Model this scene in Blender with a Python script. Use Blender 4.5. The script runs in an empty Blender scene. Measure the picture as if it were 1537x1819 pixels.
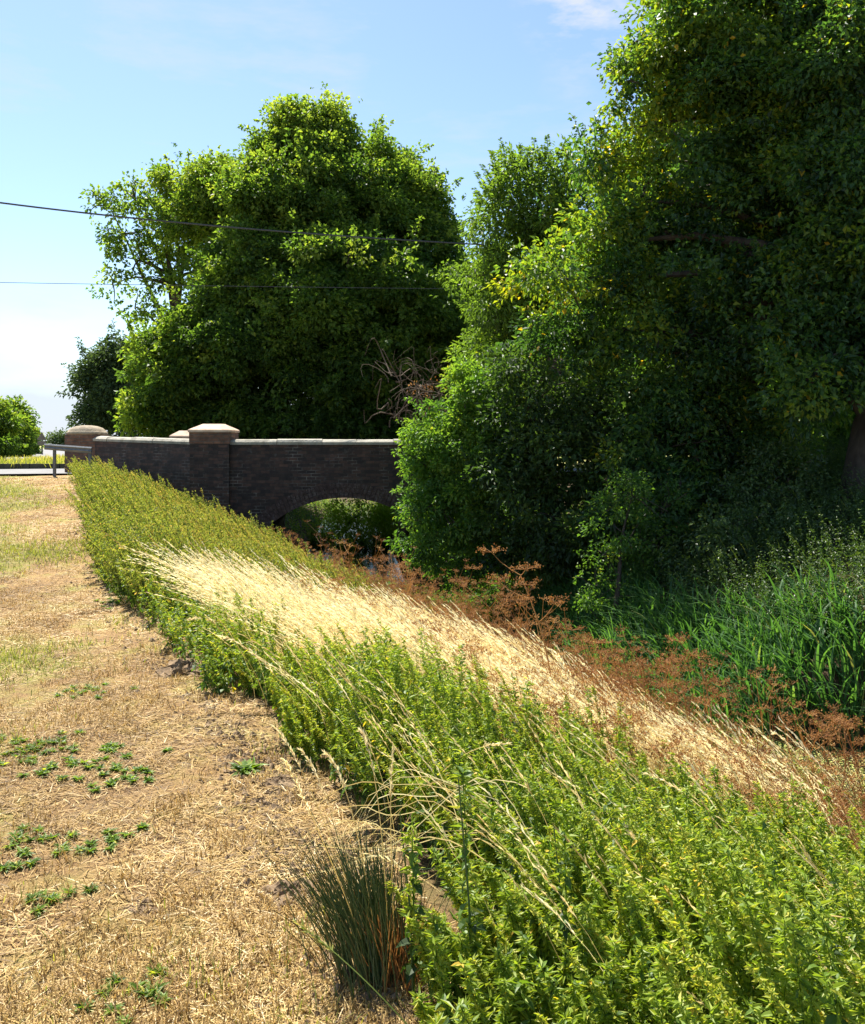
import bpy, math
import numpy as np
R = math.radians
rng = np.random.default_rng(11)
scene = bpy.context.scene
COL = scene.collection
F = 1550.0; HZ = 788.0; EYE = 1.6

# ---------------------------------------------------------------- camera, sky, sun
cam_d = bpy.data.cameras.new("camera"); cam = bpy.data.objects.new("camera", cam_d); COL.objects.link(cam)
cam.location = (0, 0, EYE); cam.rotation_euler = (R(90), 0, 0)
cam_d.sensor_fit = 'HORIZONTAL'; cam_d.sensor_width = 36; cam_d.lens = 36 * F / 1537
cam_d.shift_y = -(909.5 - HZ) / 1537
cam_d.clip_start = 0.05; cam_d.clip_end = 5000
scene.camera = cam
SUN_AZ = R(-29)      # clockwise from +Y (negative = to the left)
SUN_EL = R(58)
sd = bpy.data.lights.new("sun", 'SUN'); sd.energy = 5.0; sd.angle = R(0.5); sd.color = (1.0, 0.95, 0.86)
sun = bpy.data.objects.new("sun", sd); COL.objects.link(sun)
from mathutils import Vector
sdir = Vector((math.sin(SUN_AZ) * math.cos(SUN_EL), math.cos(SUN_AZ) * math.cos(SUN_EL), math.sin(SUN_EL)))
sun.rotation_euler = sdir.to_track_quat('Z', 'Y').to_euler()
scene.view_settings.view_transform = 'Standard'; scene.view_settings.look = 'None'
scene.view_settings.gamma = 1; scene.view_settings.exposure = 1.4
w = bpy.data.worlds.new("World"); scene.world = w; w.use_nodes = True
nt = w.node_tree; nt.nodes.clear(); N = nt.nodes.new; L = nt.links.new
out = N('ShaderNodeOutputWorld'); bg = N('ShaderNodeBackground'); sky = N('ShaderNodeTexSky')
sky.sky_type = 'NISHITA'; sky.sun_disc = False; sky.sun_elevation = SUN_EL; sky.sun_rotation = SUN_AZ
sky.altitude = 0; sky.air_density = 1.0; sky.dust_density = 0.35; sky.ozone_density = 2.5
bg.inputs[1].default_value = 0.078
tc = N('ShaderNodeTexCoord'); sep = N('ShaderNodeSeparateXYZ'); L(tc.outputs['Generated'], sep.inputs[0])
mp = N('ShaderNodeMapping'); mp.inputs['Scale'].default_value = (2.2, 2.2, 9.0); L(tc.outputs['Generated'], mp.inputs[0])
mp.inputs['Location'].default_value = (0.35, 0.2, 0.1)
ns = N('ShaderNodeTexNoise'); ns.inputs['Scale'].default_value = 1.6; ns.inputs['Detail'].default_value = 9; ns.inputs['Roughness'].default_value = 0.62
L(mp.outputs[0], ns.inputs[0])
cr = N('ShaderNodeMapRange'); cr.inputs[1].default_value = 0.56; cr.inputs[2].default_value = 0.78; cr.inputs[4].default_value = 0.65
L(ns.outputs[0], cr.inputs[0])
# a bank of thin cloud low over the horizon
lo = N('ShaderNodeMapRange'); lo.inputs[1].default_value = 0.13; lo.inputs[2].default_value = 0.045; lo.inputs[3].default_value = 0; lo.inputs[4].default_value = 0.9
nz = N('ShaderNodeMath'); nz.operation = 'MULTIPLY_ADD'; nz.inputs[1].default_value = 0.10; L(ns.outputs[0], nz.inputs[0])
sub = N('ShaderNodeMath'); sub.operation = 'SUBTRACT'; sub.inputs[1].default_value = 0.05; L(sep.outputs[2], sub.inputs[0]); L(sub.outputs[0], nz.inputs[2])
L(nz.outputs[0], lo.inputs[0])
# one small bright cloud high up
def cloud_spot(u, v, rad):
    d = Vector(((u - 768.5) / F, 1, (HZ - v) / F)).normalized()
    dist = N('ShaderNodeVectorMath'); dist.operation = 'DISTANCE'; dist.inputs[1].default_value = d
    nz2 = N('ShaderNodeTexNoise'); nz2.inputs['Scale'].default_value = 26; nz2.inputs['Detail'].default_value = 8; nz2.inputs['Roughness'].default_value = 0.6
    mm = N('ShaderNodeMapping'); mm.inputs['Scale'].default_value = (0.55, 1, 1.5); L(tc.outputs['Generated'], mm.inputs[0]); L(mm.outputs[0], nz2.inputs[0])
    L(tc.outputs['Generated'], dist.inputs[0])
    f = N('ShaderNodeMapRange'); f.inputs[1].default_value = rad; f.inputs[2].default_value = 0.0; L(dist.outputs['Value'], f.inputs[0])
    a = N('ShaderNodeMapRange'); a.inputs[1].default_value = 0.42; a.inputs[2].default_value = 0.68; L(nz2.outputs[0], a.inputs[0])
    m = N('ShaderNodeMath'); m.operation = 'MULTIPLY'; L(f.outputs[0], m.inputs[0]); L(a.outputs[0], m.inputs[1])
    return m
mx = N('ShaderNodeMath'); mx.operation = 'MAXIMUM'; L(cr.outputs[0], mx.inputs[0]); L(lo.outputs[0], mx.inputs[1])
last = mx
for (u, v, r_) in ((1030, -5, 0.075), (1150, -30, 0.09), (240, 22, 0.05), (1020, 128, 0.045)):
    s_ = cloud_spot(u, v, r_); m2 = N('ShaderNodeMath'); m2.operation = 'MAXIMUM'
    sc_ = N('ShaderNodeMath'); sc_.operation = 'MULTIPLY'; sc_.inputs[1].default_value = 1.8 if v < 0 else 0.6
    L(s_.outputs[0], sc_.inputs[0]); L(last.outputs[0], m2.inputs[0]); L(sc_.outputs[0], m2.inputs[1]); m2.use_clamp = True; last = m2
mixc = N('ShaderNodeMix'); mixc.data_type = 'RGBA'; L(last.outputs[0], mixc.inputs[0]); L(sky.outputs[0], mixc.inputs[6])
mixc.inputs[7].default_value = (3.7, 4.1, 4.7, 1)
L(mixc.outputs[2], bg.inputs[0]); L(bg.outputs[0], out.inputs[0])

# ---------------------------------------------------------------- helpers
def PX(u, v, Y): return np.array([(u - 768.5) / F * Y, Y, EYE + (HZ - v) / F * Y])
def tag(o, label=None, cat=None, group=None, kind=None):
    if label: o['label'] = label
    if cat: o['category'] = cat
    if group: o['group'] = group
    if kind: o['kind'] = kind
    return o
def thing(name, label, cat, loc=(0, 0, 0), group=None):
    o = bpy.data.objects.new(name, None); COL.objects.link(o); o.location = tuple(float(a) for a in loc)
    o.empty_display_size = 0.2
    return tag(o, label, cat, group)
def unit(a):
    return a / np.maximum(np.linalg.norm(a, axis=-1, keepdims=True), 1e-9)

class MB:
    """collects numpy vertex / face batches and builds one mesh"""
    def __init__(s): s.V = []; s.F3 = []; s.F4 = []; s.T3 = []; s.T4 = []; s.n = 0
    def add(s, V, f3=None, f4=None, t3=None, t4=None):
        V = np.asarray(V, float).reshape(-1, 3)
        if f3 is not None and len(f3):
            s.F3.append(np.asarray(f3, int) + s.n); s.T3.append(np.full(len(f3), .5) if t3 is None else np.broadcast_to(t3, (len(f3),)))
        if f4 is not None and len(f4):
            s.F4.append(np.asarray(f4, int) + s.n); s.T4.append(np.full(len(f4), .5) if t4 is None else np.broadcast_to(t4, (len(f4),)))
        s.V.append(V); s.n += len(V)
    def box(s, x0, x1, y0, y1, z0, z1, tone=.5, M=None):
        V = np.array([[x, y, z] for z in (z0, z1) for y in (y0, y1) for x in (x0, x1)], float)
        if M is not None: V = M(V)
        s.add(V, f4=[(0, 2, 3, 1), (4, 5, 7, 6), (0, 1, 5, 4), (2, 6, 7, 3), (0, 4, 6, 2), (1, 3, 7, 5)], t4=tone)
    def leaves(s, pos, d, n, ln, wd, tone, fold=.25, at=.45):
        N_ = len(pos); d = unit(d); side = unit(np.cross(d, n)); up = np.cross(side, d)
        ln = np.broadcast_to(ln, (N_,))[:, None]; wd = np.broadcast_to(wd, (N_,))[:, None]
        b = pos; t = pos + d * ln - up * ln * .12; m = pos + d * ln * at
        l = m + side * wd * .5 + up * wd * fold; r = m - side * wd * .5 + up * wd * fold
        V = np.stack([b, l, t, r], 1).reshape(-1, 3); i = np.arange(N_)[:, None] * 4
        f = np.stack([i + [0, 2, 1], i + [0, 3, 2]], 1).reshape(-1, 3)
        s.add(V, f3=f, t3=np.repeat(np.broadcast_to(tone, (N_,)), 2))
    def broad(s, pos, d, n, ln, wd, tone, fold=.18, droop=.25):
        """pointed leaf with a rib: 8 verts, 6 faces"""
        N_ = len(pos); d = unit(d); side = unit(np.cross(d, n)); up = np.cross(side, d)
        ln = np.broadcast_to(ln, (N_,))[:, None]; wd = np.broadcast_to(wd, (N_,))[:, None]
        b = pos; m1 = pos + d * ln * .3; m2 = pos + d * ln * .65 - up * ln * droop * .3; t = pos + d * ln * .97 - up * ln * droop
        l1 = m1 + side * wd * .5 + up * wd * fold; r1 = m1 - side * wd * .5 + up * wd * fold
        l2 = m2 + side * wd * .34 + up * wd * fold * .7; r2 = m2 - side * wd * .34 + up * wd * fold * .7
        V = np.stack([b, m1, m2, t, l1, l2, r1, r2], 1).reshape(-1, 3); i = np.arange(N_)[:, None] * 8
        f3 = np.stack([i + [0, 1, 4], i + [2, 3, 5], i + [0, 6, 1], i + [2, 7, 3]], 1).reshape(-1, 3)
        f4 = np.stack([i + [1, 2, 5, 4], i + [1, 6, 7, 2]], 1).reshape(-1, 4)
        tn = np.broadcast_to(tone, (N_,)); s.add(V, f3, f4, np.repeat(tn, 4), np.repeat(tn, 2))
    def ribbons(s, P, W, side, tone):
        """P (N,K,3), W (N,K) widths, side (N,3)"""
        N_, K, _ = P.shape; side = side[:, None, :] if side.ndim == 2 else side
        A = P - side * W[..., None] * .5; B = P + side * W[..., None] * .5
        V = np.stack([A, B], 2).reshape(-1, 3)
        i = (np.arange(N_) * K * 2)[:, None, None] + (np.arange(K - 1) * 2)[None, :, None] + np.array([0, 1, 3, 2])[None, None, :]
        s.add(V, f4=i.reshape(-1, 4), t4=np.repeat(np.broadcast_to(tone, (N_,)), K - 1))
    def tubes(s, P, Rr, tone=.5, sides=5):
        """P (N,K,3), Rr (N,K)"""
        P = np.asarray(P, float); Rr = np.asarray(Rr, float)
        if P.ndim == 2: P = P[None]; Rr = Rr[None]
        N_, K, _ = P.shape
        T = np.empty_like(P); T[:, 1:-1] = P[:, 2:] - P[:, :-2]; T[:, 0] = P[:, 1] - P[:, 0]; T[:, -1] = P[:, -1] - P[:, -2]
        T = unit(T); ref = np.where(np.abs(T[..., 2:3]) > .9, [1., 0, 0], [0., 0, 1.]); a = unit(np.cross(T, ref)); b = np.cross(T, a)
        th = np.arange(sides) / sides * 2 * np.pi
        V = P[:, :, None, :] + Rr[..., None, None] * (np.cos(th)[None, None, :, None] * a[:, :, None, :] + np.sin(th)[None, None, :, None] * b[:, :, None, :])
        base = (np.arange(N_) * K * sides)[:, None, None] + (np.arange(K - 1) * sides)[None, :, None]
        j = np.arange(sides); j2 = (j + 1) % sides
        f = np.stack([base + j, base + j2, base + j2 + sides, base + j + sides], -1)
        s.add(V.reshape(-1, 3), f4=f.reshape(-1, 4), t4=np.repeat(np.broadcast_to(tone, (N_,)), (K - 1) * sides))
    def build(s, name, mat, parent=None, origin=None, smooth=False):
        V = np.concatenate(s.V); off = np.zeros(3)
        if parent is not None: off = np.array(parent.location)
        elif origin is not None: off = np.array(origin, float)
        V = V - off
        f3 = np.concatenate(s.F3) if s.F3 else np.zeros((0, 3), int); f4 = np.concatenate(s.F4) if s.F4 else np.zeros((0, 4), int)
        me = bpy.data.meshes.new(name); me.vertices.add(len(V)); me.vertices.foreach_set('co', V.astype(np.float32).ravel())
        me.loops.add(f3.size + f4.size); me.loops.foreach_set('vertex_index', np.concatenate([f3.ravel(), f4.ravel()]).astype(np.int32))
        me.polygons.add(len(f3) + len(f4))
        st = np.concatenate([np.arange(len(f3)) * 3, f3.size + np.arange(len(f4)) * 4]).astype(np.int32)
        me.polygons.foreach_set('loop_start', st)
        if smooth: me.polygons.foreach_set('use_smooth', np.ones(len(st), bool))
        else: me.polygons.foreach_set('use_smooth', np.zeros(len(st), bool))
        t = np.concatenate(([*s.T3] if s.T3 else []) + ([*s.T4] if s.T4 else [])).astype(np.float32)
        at = me.attributes.new('tone', 'FLOAT', 'FACE'); at.data.foreach_set('value', t)
        me.update(); me.validate()
        if mat: me.materials.append(mat)
        o = bpy.data.objects.new(name, me); COL.objects.link(o)
        if parent is not None: o.parent = parent
        elif origin is not None: o.location = tuple(off)
        return o

# ---------------------------------------------------------------- materials
def new_mat(name):
    m = bpy.data.materials.new(name); m.use_nodes = True; m.node_tree.nodes.clear(); return m
def ramp(nt, stops):
    r = nt.nodes.new('ShaderNodeValToRGB'); e = r.color_ramp.elements
    while len(e) < len(stops): e.new(.5)
    for i, (p, c) in enumerate(stops): e[i].position = p; e[i].color = (*c, 1)
    return r
def leaf_mat(name, stops, trans=.4, rough=.45, spec=.5, tgain=(1.95, 1.95, .75)):
    m = new_mat(name); nt = m.node_tree; N = nt.nodes.new; L = nt.links.new
    at = N('ShaderNodeAttribute'); at.attribute_name = 'tone'; r = ramp(nt, stops); L(at.outputs['Fac'], r.inputs[0])
    p = N('ShaderNodeBsdfPrincipled'); p.inputs['Roughness'].default_value = rough; p.inputs['Specular IOR Level'].default_value = spec
    L(r.outputs[0], p.inputs['Base Color'])
    t = N('ShaderNodeBsdfTranslucent'); g = N('ShaderNodeMix'); g.data_type = 'RGBA'; g.blend_type = 'MULTIPLY'; g.inputs[0].default_value = 1
    g.inputs[7].default_value = (*tgain, 1); g.clamp_result = True; L(r.outputs[0], g.inputs[6]); L(g.outputs[2], t.inputs[0])
    mx = N('ShaderNodeMixShader'); mx.inputs[0].default_value = trans; L(p.outputs[0], mx.inputs[1]); L(t.outputs[0], mx.inputs[2])
    o = N('ShaderNodeOutputMaterial'); L(mx.outputs[0], o.inputs[0]); return m
def noise_mat(name, stops, scale=5, rough=.9, bump=.3, bscale=30, detail=8, metal=0, spec=.3, stretch=(1, 1, 1)):
    m = new_mat(name); nt = m.node_tree; N = nt.nodes.new; L = nt.links.new
    tc = N('ShaderNodeTexCoord'); mp = N('ShaderNodeMapping'); mp.inputs['Scale'].default_value = stretch; L(tc.outputs['Object'], mp.inputs[0])
    n = N('ShaderNodeTexNoise'); n.inputs['Scale'].default_value = scale; n.inputs['Detail'].default_value = detail; n.inputs['Roughness'].default_value = .65
    L(mp.outputs[0], n.inputs[0]); r = ramp(nt, stops); L(n.outputs[0], r.inputs[0])
    p = N('ShaderNodeBsdfPrincipled'); p.inputs['Roughness'].default_value = rough; p.inputs['Metallic'].default_value = metal; p.inputs['Specular IOR Level'].default_value = spec
    L(r.outputs[0], p.inputs['Base Color'])
    n2 = N('ShaderNodeTexNoise'); n2.inputs['Scale'].default_value = bscale; n2.inputs['Detail'].default_value = 8; L(mp.outputs[0], n2.inputs[0])
    b = N('ShaderNodeBump'); b.inputs['Strength'].default_value = bump; b.inputs['Distance'].default_value = .02; L(n2.outputs[0], b.inputs['Height']); L(b.outputs[0], p.inputs['Normal'])
    o = N('ShaderNodeOutputMaterial'); L(p.outputs[0], o.inputs[0]); return m

M_lime = leaf_mat('lime_leaf', [(0, (.04, .08, .016)), (.4, (.08, .145, .026)), (.75, (.15, .22, .035)), (1, (.24, .28, .045))], .52, .55, .3)
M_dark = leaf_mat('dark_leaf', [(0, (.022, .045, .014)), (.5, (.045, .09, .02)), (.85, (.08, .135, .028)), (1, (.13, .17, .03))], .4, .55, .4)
M_oak = leaf_mat('oak_leaf', [(0, (.022, .055, .02)), (.45, (.05, .115, .028)), (.72, (.125, .205, .028)), (.93, (.23, .27, .02)), (1, (.44, .30, .02))], .48, .5, .45)
M_ash = leaf_mat('ash_leaf', [(0, (.05, .09, .02)), (.5, (.11, .185, .03)), (.9, (.18, .27, .035)), (1, (.30, .30, .03))], .46, .5, .4)
M_bush = leaf_mat('bush_leaf', [(0, (.035, .08, .018)), (.5, (.085, .18, .028)), (.9, (.16, .26, .035)), (1, (.28, .30, .04))], .45, .5, .4)
M_far = leaf_mat('far_leaf', [(0, (.045, .075, .035)), (.5, (.07, .11, .045)), (1, (.10, .14, .06))], .3, .6, .2)
M_nettle = leaf_mat('nettle_leaf', [(0, (.03, .06, .012)), (.3, (.075, .135, .02)), (.6, (.13, .21, .022)), (.82, (.23, .30, .035)), (.93, (.42, .41, .06)), (1, (.58, .38, .04))], .4, .5, .35)
M_weed = leaf_mat('weed_leaf', [(0, (.045, .075, .015)), (.4, (.10, .15, .028)), (.68, (.19, .23, .045)), (.86, (.34, .31, .10)), (1, (.46, .30, .13))], .4, .6, .3)
M_pale = leaf_mat('pale_grass', [(0, (.30, .21, .07)), (.3, (.60, .46, .19)), (.6, (.84, .71, .38)), (1, (.90, .84, .60))], .5, .5, .4, (1.1, 1.06, .9))
M_straw = leaf_mat('straw', [(0, (.12, .07, .025)), (.3, (.28, .175, .06)), (.6, (.47, .31, .10)), (.85, (.62, .46, .19)), (1, (.72, .60, .36))], .25, .6, .3, (1.05, 1, .8))
M_turf = leaf_mat('turf', [(0, (.07, .10, .02)), (.4, (.17, .20, .035)), (.75, (.32, .31, .08)), (1, (.45, .38, .14))], .35, .6, .3)
M_rust = leaf_mat('rust_weed', [(0, (.12, .05, .02)), (.35, (.27, .12, .04)), (.7, (.45, .24, .08)), (1, (.64, .44, .20))], .3, .7, .2, (1.05, .95, .7))
M_reed = leaf_mat('reed_leaf', [(0, (.03, .08, .025)), (.5, (.06, .15, .04)), (.9, (.10, .21, .05)), (1, (.28, .28, .10))], .38, .58, .35)
M_rush = leaf_mat('rush_stem', [(0, (.04, .07, .025)), (.5, (.08, .13, .04)), (.8, (.20, .17, .06)), (1, (.40, .22, .09))], .15, .5, .4)
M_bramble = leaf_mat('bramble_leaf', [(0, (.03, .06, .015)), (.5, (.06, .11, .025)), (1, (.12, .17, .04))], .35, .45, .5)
M_willow = leaf_mat('willow_leaf', [(0, (.06, .11, .02)), (.5, (.13, .22, .03)), (.9, (.20, .30, .04)), (1, (.28, .32, .05))], .62, .6, .2)  # brighter greens, sunlight painted in for a bush standing in its own shade
M_duck = leaf_mat('duckweed', [(0, (.20, .26, .05)), (.5, (.38, .40, .10)), (1, (.60, .48, .16))], .2, .5, .4)
M_bark = noise_mat('bark', [(.3, (.03, .022, .016)), (.7, (.10, .08, .06))], 6, .95, .9, 14, stretch=(1, 1, .25))
M_deadwood = noise_mat('dead_wood', [(.3, (.08, .055, .035)), (.7, (.18, .13, .09))], 8, .9, .5, 20)
M_asphalt = noise_mat('asphalt', [(.3, (.16, .155, .15)), (.7, (.24, .235, .225))], 3, .9, .4, 90)
M_kerb = noise_mat('kerb_stone', [(.3, (.03, .03, .028)), (.7, (.08, .075, .065))], 4, .9, .4, 30)
M_stone = noise_mat('coping_stone', [(.25, (.12, .11, .09)), (.42, (.26, .24, .19)), (.6, (.40, .37, .30)), (.8, (.20, .18, .14))], 3.5, .85, .6, 25)
M_capst = noise_mat('cap_stone', [(.25, (.30, .19, .12)), (.5, (.56, .40, .28)), (.8, (.66, .54, .40))], 4, .8, .4, 25)
M_dome = noise_mat('dome_stone', [(.3, (.16, .12, .075)), (.5, (.30, .24, .16)), (.75, (.42, .36, .26))], 4, .85, .5, 25)
M_metal = noise_mat('galvanised_steel', [(.3, (.09, .10, .11)), (.7, (.17, .18, .19))], 9, .7, .1, 40, metal=.2)
M_dkmetal = noise_mat('dark_steel', [(.3, (.03, .03, .03)), (.7, (.07, .06, .05))], 9, .6, .1, 40, metal=.3)
M_cable = noise_mat('cable_sheath', [(.3, (.06, .06, .06)), (.7, (.10, .10, .10))], 9, .5, 0, 40)
M_soil = noise_mat('soil', [(.3, (.10, .065, .035)), (.55, (.22, .15, .085)), (.8, (.36, .26, .15))], 9, .95, 1, 22)
M_signback = noise_mat('sign_back', [(.3, (.10, .09, .08)), (.7, (.20, .17, .14))], 6, .6, .1, 40)

def brick_mat(name, c1, c2, mortar, white, bw=.225, rh=.075, kx=1.0, ky=1.0):
    m = new_mat(name); nt = m.node_tree; N = nt.nodes.new; L = nt.links.new
    tc = N('ShaderNodeTexCoord'); sp = N('ShaderNodeSeparateXYZ'); L(tc.outputs['Object'], sp.inputs[0])
    ad = N('ShaderNodeMath'); ad.operation = 'ADD'; mk = N('ShaderNodeMath'); mk.operation = 'MULTIPLY'; mk.inputs[1].default_value = kx; L(sp.outputs[0], mk.inputs[0]); L(mk.outputs[0], ad.inputs[0])
    my = N('ShaderNodeMath'); my.operation = 'MULTIPLY'; my.inputs[1].default_value = ky; L(sp.outputs[1], my.inputs[0]); L(my.outputs[0], ad.inputs[1])
    cb = N('ShaderNodeCombineXYZ'); L(ad.outputs[0], cb.inputs[0]); L(sp.outputs[2], cb.inputs[1])
    b = N('ShaderNodeTexBrick'); b.inputs['Scale'].default_value = 1; b.inputs['Brick Width'].default_value = bw; b.inputs['Row Height'].default_value = rh
    b.inputs['Mortar Size'].default_value = .008; b.inputs['Mortar Smooth'].default_value = .3; b.inputs['Bias'].default_value = -.2
    b.inputs['Color1'].default_value = (*c1, 1); b.inputs['Color2'].default_value = (*c2, 1); b.inputs['Mortar'].default_value = (0, 0, 0, 1)
    L(cb.outputs[0], b.inputs['Vector'])
    n = N('ShaderNodeTexNoise'); n.inputs['Scale'].default_value = 1.6; n.inputs['Detail'].default_value = 8; n.inputs['Roughness'].default_value = .7; L(tc.outputs['Object'], n.inputs[0])
    rm = ramp(nt, [(.50, mortar), (.66, white)]); L(n.outputs[0], rm.inputs[0])
    mx = N('ShaderNodeMix'); mx.data_type = 'RGBA'; L(b.outputs['Fac'], mx.inputs[0]); L(b.outputs['Color'], mx.inputs[6]); L(rm.outputs[0], mx.inputs[7])
    n2 = N('ShaderNodeTexNoise'); n2.inputs['Scale'].default_value = 7; n2.inputs['Detail'].default_value = 8; L(tc.outputs['Object'], n2.inputs[0])
    rv = ramp(nt, [(.3, (.55, .55, .55)), (.7, (1.35, 1.3, 1.25))]); L(n2.outputs[0], rv.inputs[0])
    mu = N('ShaderNodeMix'); mu.data_type = 'RGBA'; mu.blend_type = 'MULTIPLY'; mu.inputs[0].default_value = 1; L(mx.outputs[2], mu.inputs[6]); L(rv.outputs[0], mu.inputs[7])
    n3 = N('ShaderNodeTexNoise'); n3.inputs['Scale'].default_value = 5; n3.inputs['Detail'].default_value = 9; n3.inputs['Roughness'].default_value = .75; L(tc.outputs['Object'], n3.inputs[0])
    r3 = ramp(nt, [(.58, (0, 0, 0)), (.70, (.6, .6, .6))]); L(n3.outputs[0], r3.inputs[0])
    m3 = N('ShaderNodeMix'); m3.data_type = 'RGBA'; L(r3.outputs[0], m3.inputs[0]); L(mu.outputs[2], m3.inputs[6]); m3.inputs[7].default_value = (.12, .11, .10, 1)
    p = N('ShaderNodeBsdfPrincipled'); p.inputs['Roughness'].default_value = .75; L(m3.outputs[2], p.inputs['Base Color'])
    iv = N('ShaderNodeMath'); iv.operation = 'SUBTRACT'; iv.inputs[0].default_value = 1; L(b.outputs['Fac'], iv.inputs[1])
    bp = N('ShaderNodeBump'); bp.inputs['Strength'].default_value = .7; bp.inputs['Distance'].default_value = .012; L(iv.outputs[0], bp.inputs['Height'])
    b2 = N('ShaderNodeBump'); b2.inputs['Strength'].default_value = .5; b2.inputs['Distance'].default_value = .01; L(n3.outputs[0], b2.inputs['Height']); L(bp.outputs[0], b2.inputs['Normal'])
    L(b2.outputs[0], p.inputs['Normal'])
    o = N('ShaderNodeOutputMaterial'); L(p.outputs[0], o.inputs[0]); return m
M_brick = brick_mat('dark_brick', (.030, .018, .014), (.105, .052, .036), (.034, .026, .022), (.24, .22, .19))
M_brickwing = brick_mat('wing_wall_brick', (.030, .018, .014), (.105, .052, .036), (.028, .021, .018), (.22, .20, .18), kx=-.80, ky=.60)
M_brickred = brick_mat('red_brick', (.13, .06, .035), (.20, .10, .06), (.10, .085, .07), (.25, .22, .18))
M_ring = noise_mat('ring_brick', [(.3, (.035, .022, .02)), (.5, (.075, .045, .038)), (.72, (.15, .12, .105))], 9, .75, .5, 30)
M_barrel = brick_mat('soffit_brick', (.05, .03, .022), (.09, .05, .035), (.04, .035, .03), (.13, .11, .09))

# ---------------------------------------------------------------- terrain functions
SC = np.array([(12.5, -9), (9.0, -2), (6.9, 3.0), (5.5, 6.3), (4.4, 9.0), (3.3, 11.7), (2.3, 14.2), (1.2, 16.6), (0.0, 18.6), (-1.3, 19.9), (-2.0, 21.5), (-2.7, 28.8), (-3.6, 40), (-5, 60)])
BE = np.array([(2.2, -3.5), (1.0, 0.0), (0.15, 2.0), (-.05, 2.4), (-.40, 3.26), (-.68, 4.07), (-1.35, 5.4), (-2.05, 6.9), (-3.45, 9.3), (-5.9, 15), (-8.6, 21.2), (-9.6, 24), (-11, 30), (-13, 60)])
ZW = -1.72
ER = np.array([(14, -9), (10.5, -2), (9.2, 3), (8.2, 6.3), (7.2, 8.3), (6.0, 9.1), (4.4, 9.5), (3.5, 9.9), (2.5, 12.6), (1.95, 14.5), (1.5, 16.6), (.95, 18.6), (-.1, 19.9), (-.75, 21.5), (-1.45, 28.8), (-2.35, 40), (-3.75, 60)])
def cx(y): return np.interp(y, SC[:, 1], SC[:, 0])
def er(y): return np.interp(y, ER[:, 1], ER[:, 0])
def be(y): return np.interp(y, BE[:, 1], BE[:, 0])
def ss(a, b, x):
    t = np.clip((x - a) / (b - a), 0, 1); return t * t * (3 - 2 * t)
def G(y): return .80 * ss(5.5, 22, y)
_ph = rng.uniform(0, 6.28, (14, 2)); _fr = rng.normal(0, 1, (14, 2))
def wob(x, y, s=1.0):
    r = 0
    for i in range(14): r = r + np.sin((_fr[i, 0] * x + _fr[i, 1] * y) * s + _ph[i, 0])
    return r / 5.3
def gz(x, y):
    x = np.asarray(x, float); y = np.asarray(y, float)
    g = G(y); c = cx(y); b = be(y); HW = 1.25
    wl = c - HW; p = np.clip((x - b) / (wl - b), 0, 1.6)
    prof = ss(0, 1.08, p) * .35 + np.minimum(p, 1) * .65
    left = g + (ZW - .03 - g) * prof
    bed = ZW - .45
    e = er(y); q = np.maximum(x - e, 0) / HW
    right = ZW - .05 + (g * .4 + 1.05 - ZW) * (1 - np.exp(-q * .42))
    m = np.clip((x - wl) / np.maximum(e - wl, .1), 0, 1)
    z = np.where(x < wl, left, np.where(x > e, right, ZW - .05 - 1.2 * m * (1 - m)))
    fade = ss(48, 58, y); z = z * (1 - fade) + .8 * fade
    near = np.clip(1 - np.abs(y - 8) / 40, 0, 1)
    z = z + .018 * wob(x, y, 2.2) * near + .010 * wob(x + 9, y - 3, 6.0) * near
    return z

# ---------------------------------------------------------------- ground
def grad_axis(lo, hi, a, b, step, grow=1.22):
    mid = list(np.arange(a, b, step)); l = [a]; s = step
    while l[-1] > lo: s *= grow; l.append(l[-1] - s)
    r = [mid[-1]]; s = step
    while r[-1] < hi: s *= grow; r.append(r[-1] + s)
    return np.array(l[::-1][:-1] + mid + r[1:])
xs = grad_axis(-1500, 1500, -13, 12, .11); ys = grad_axis(-60, 2500, -1, 24, .11, 1.15)
X, Y = np.meshgrid(xs, ys); Z = gz(X, Y)
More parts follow.
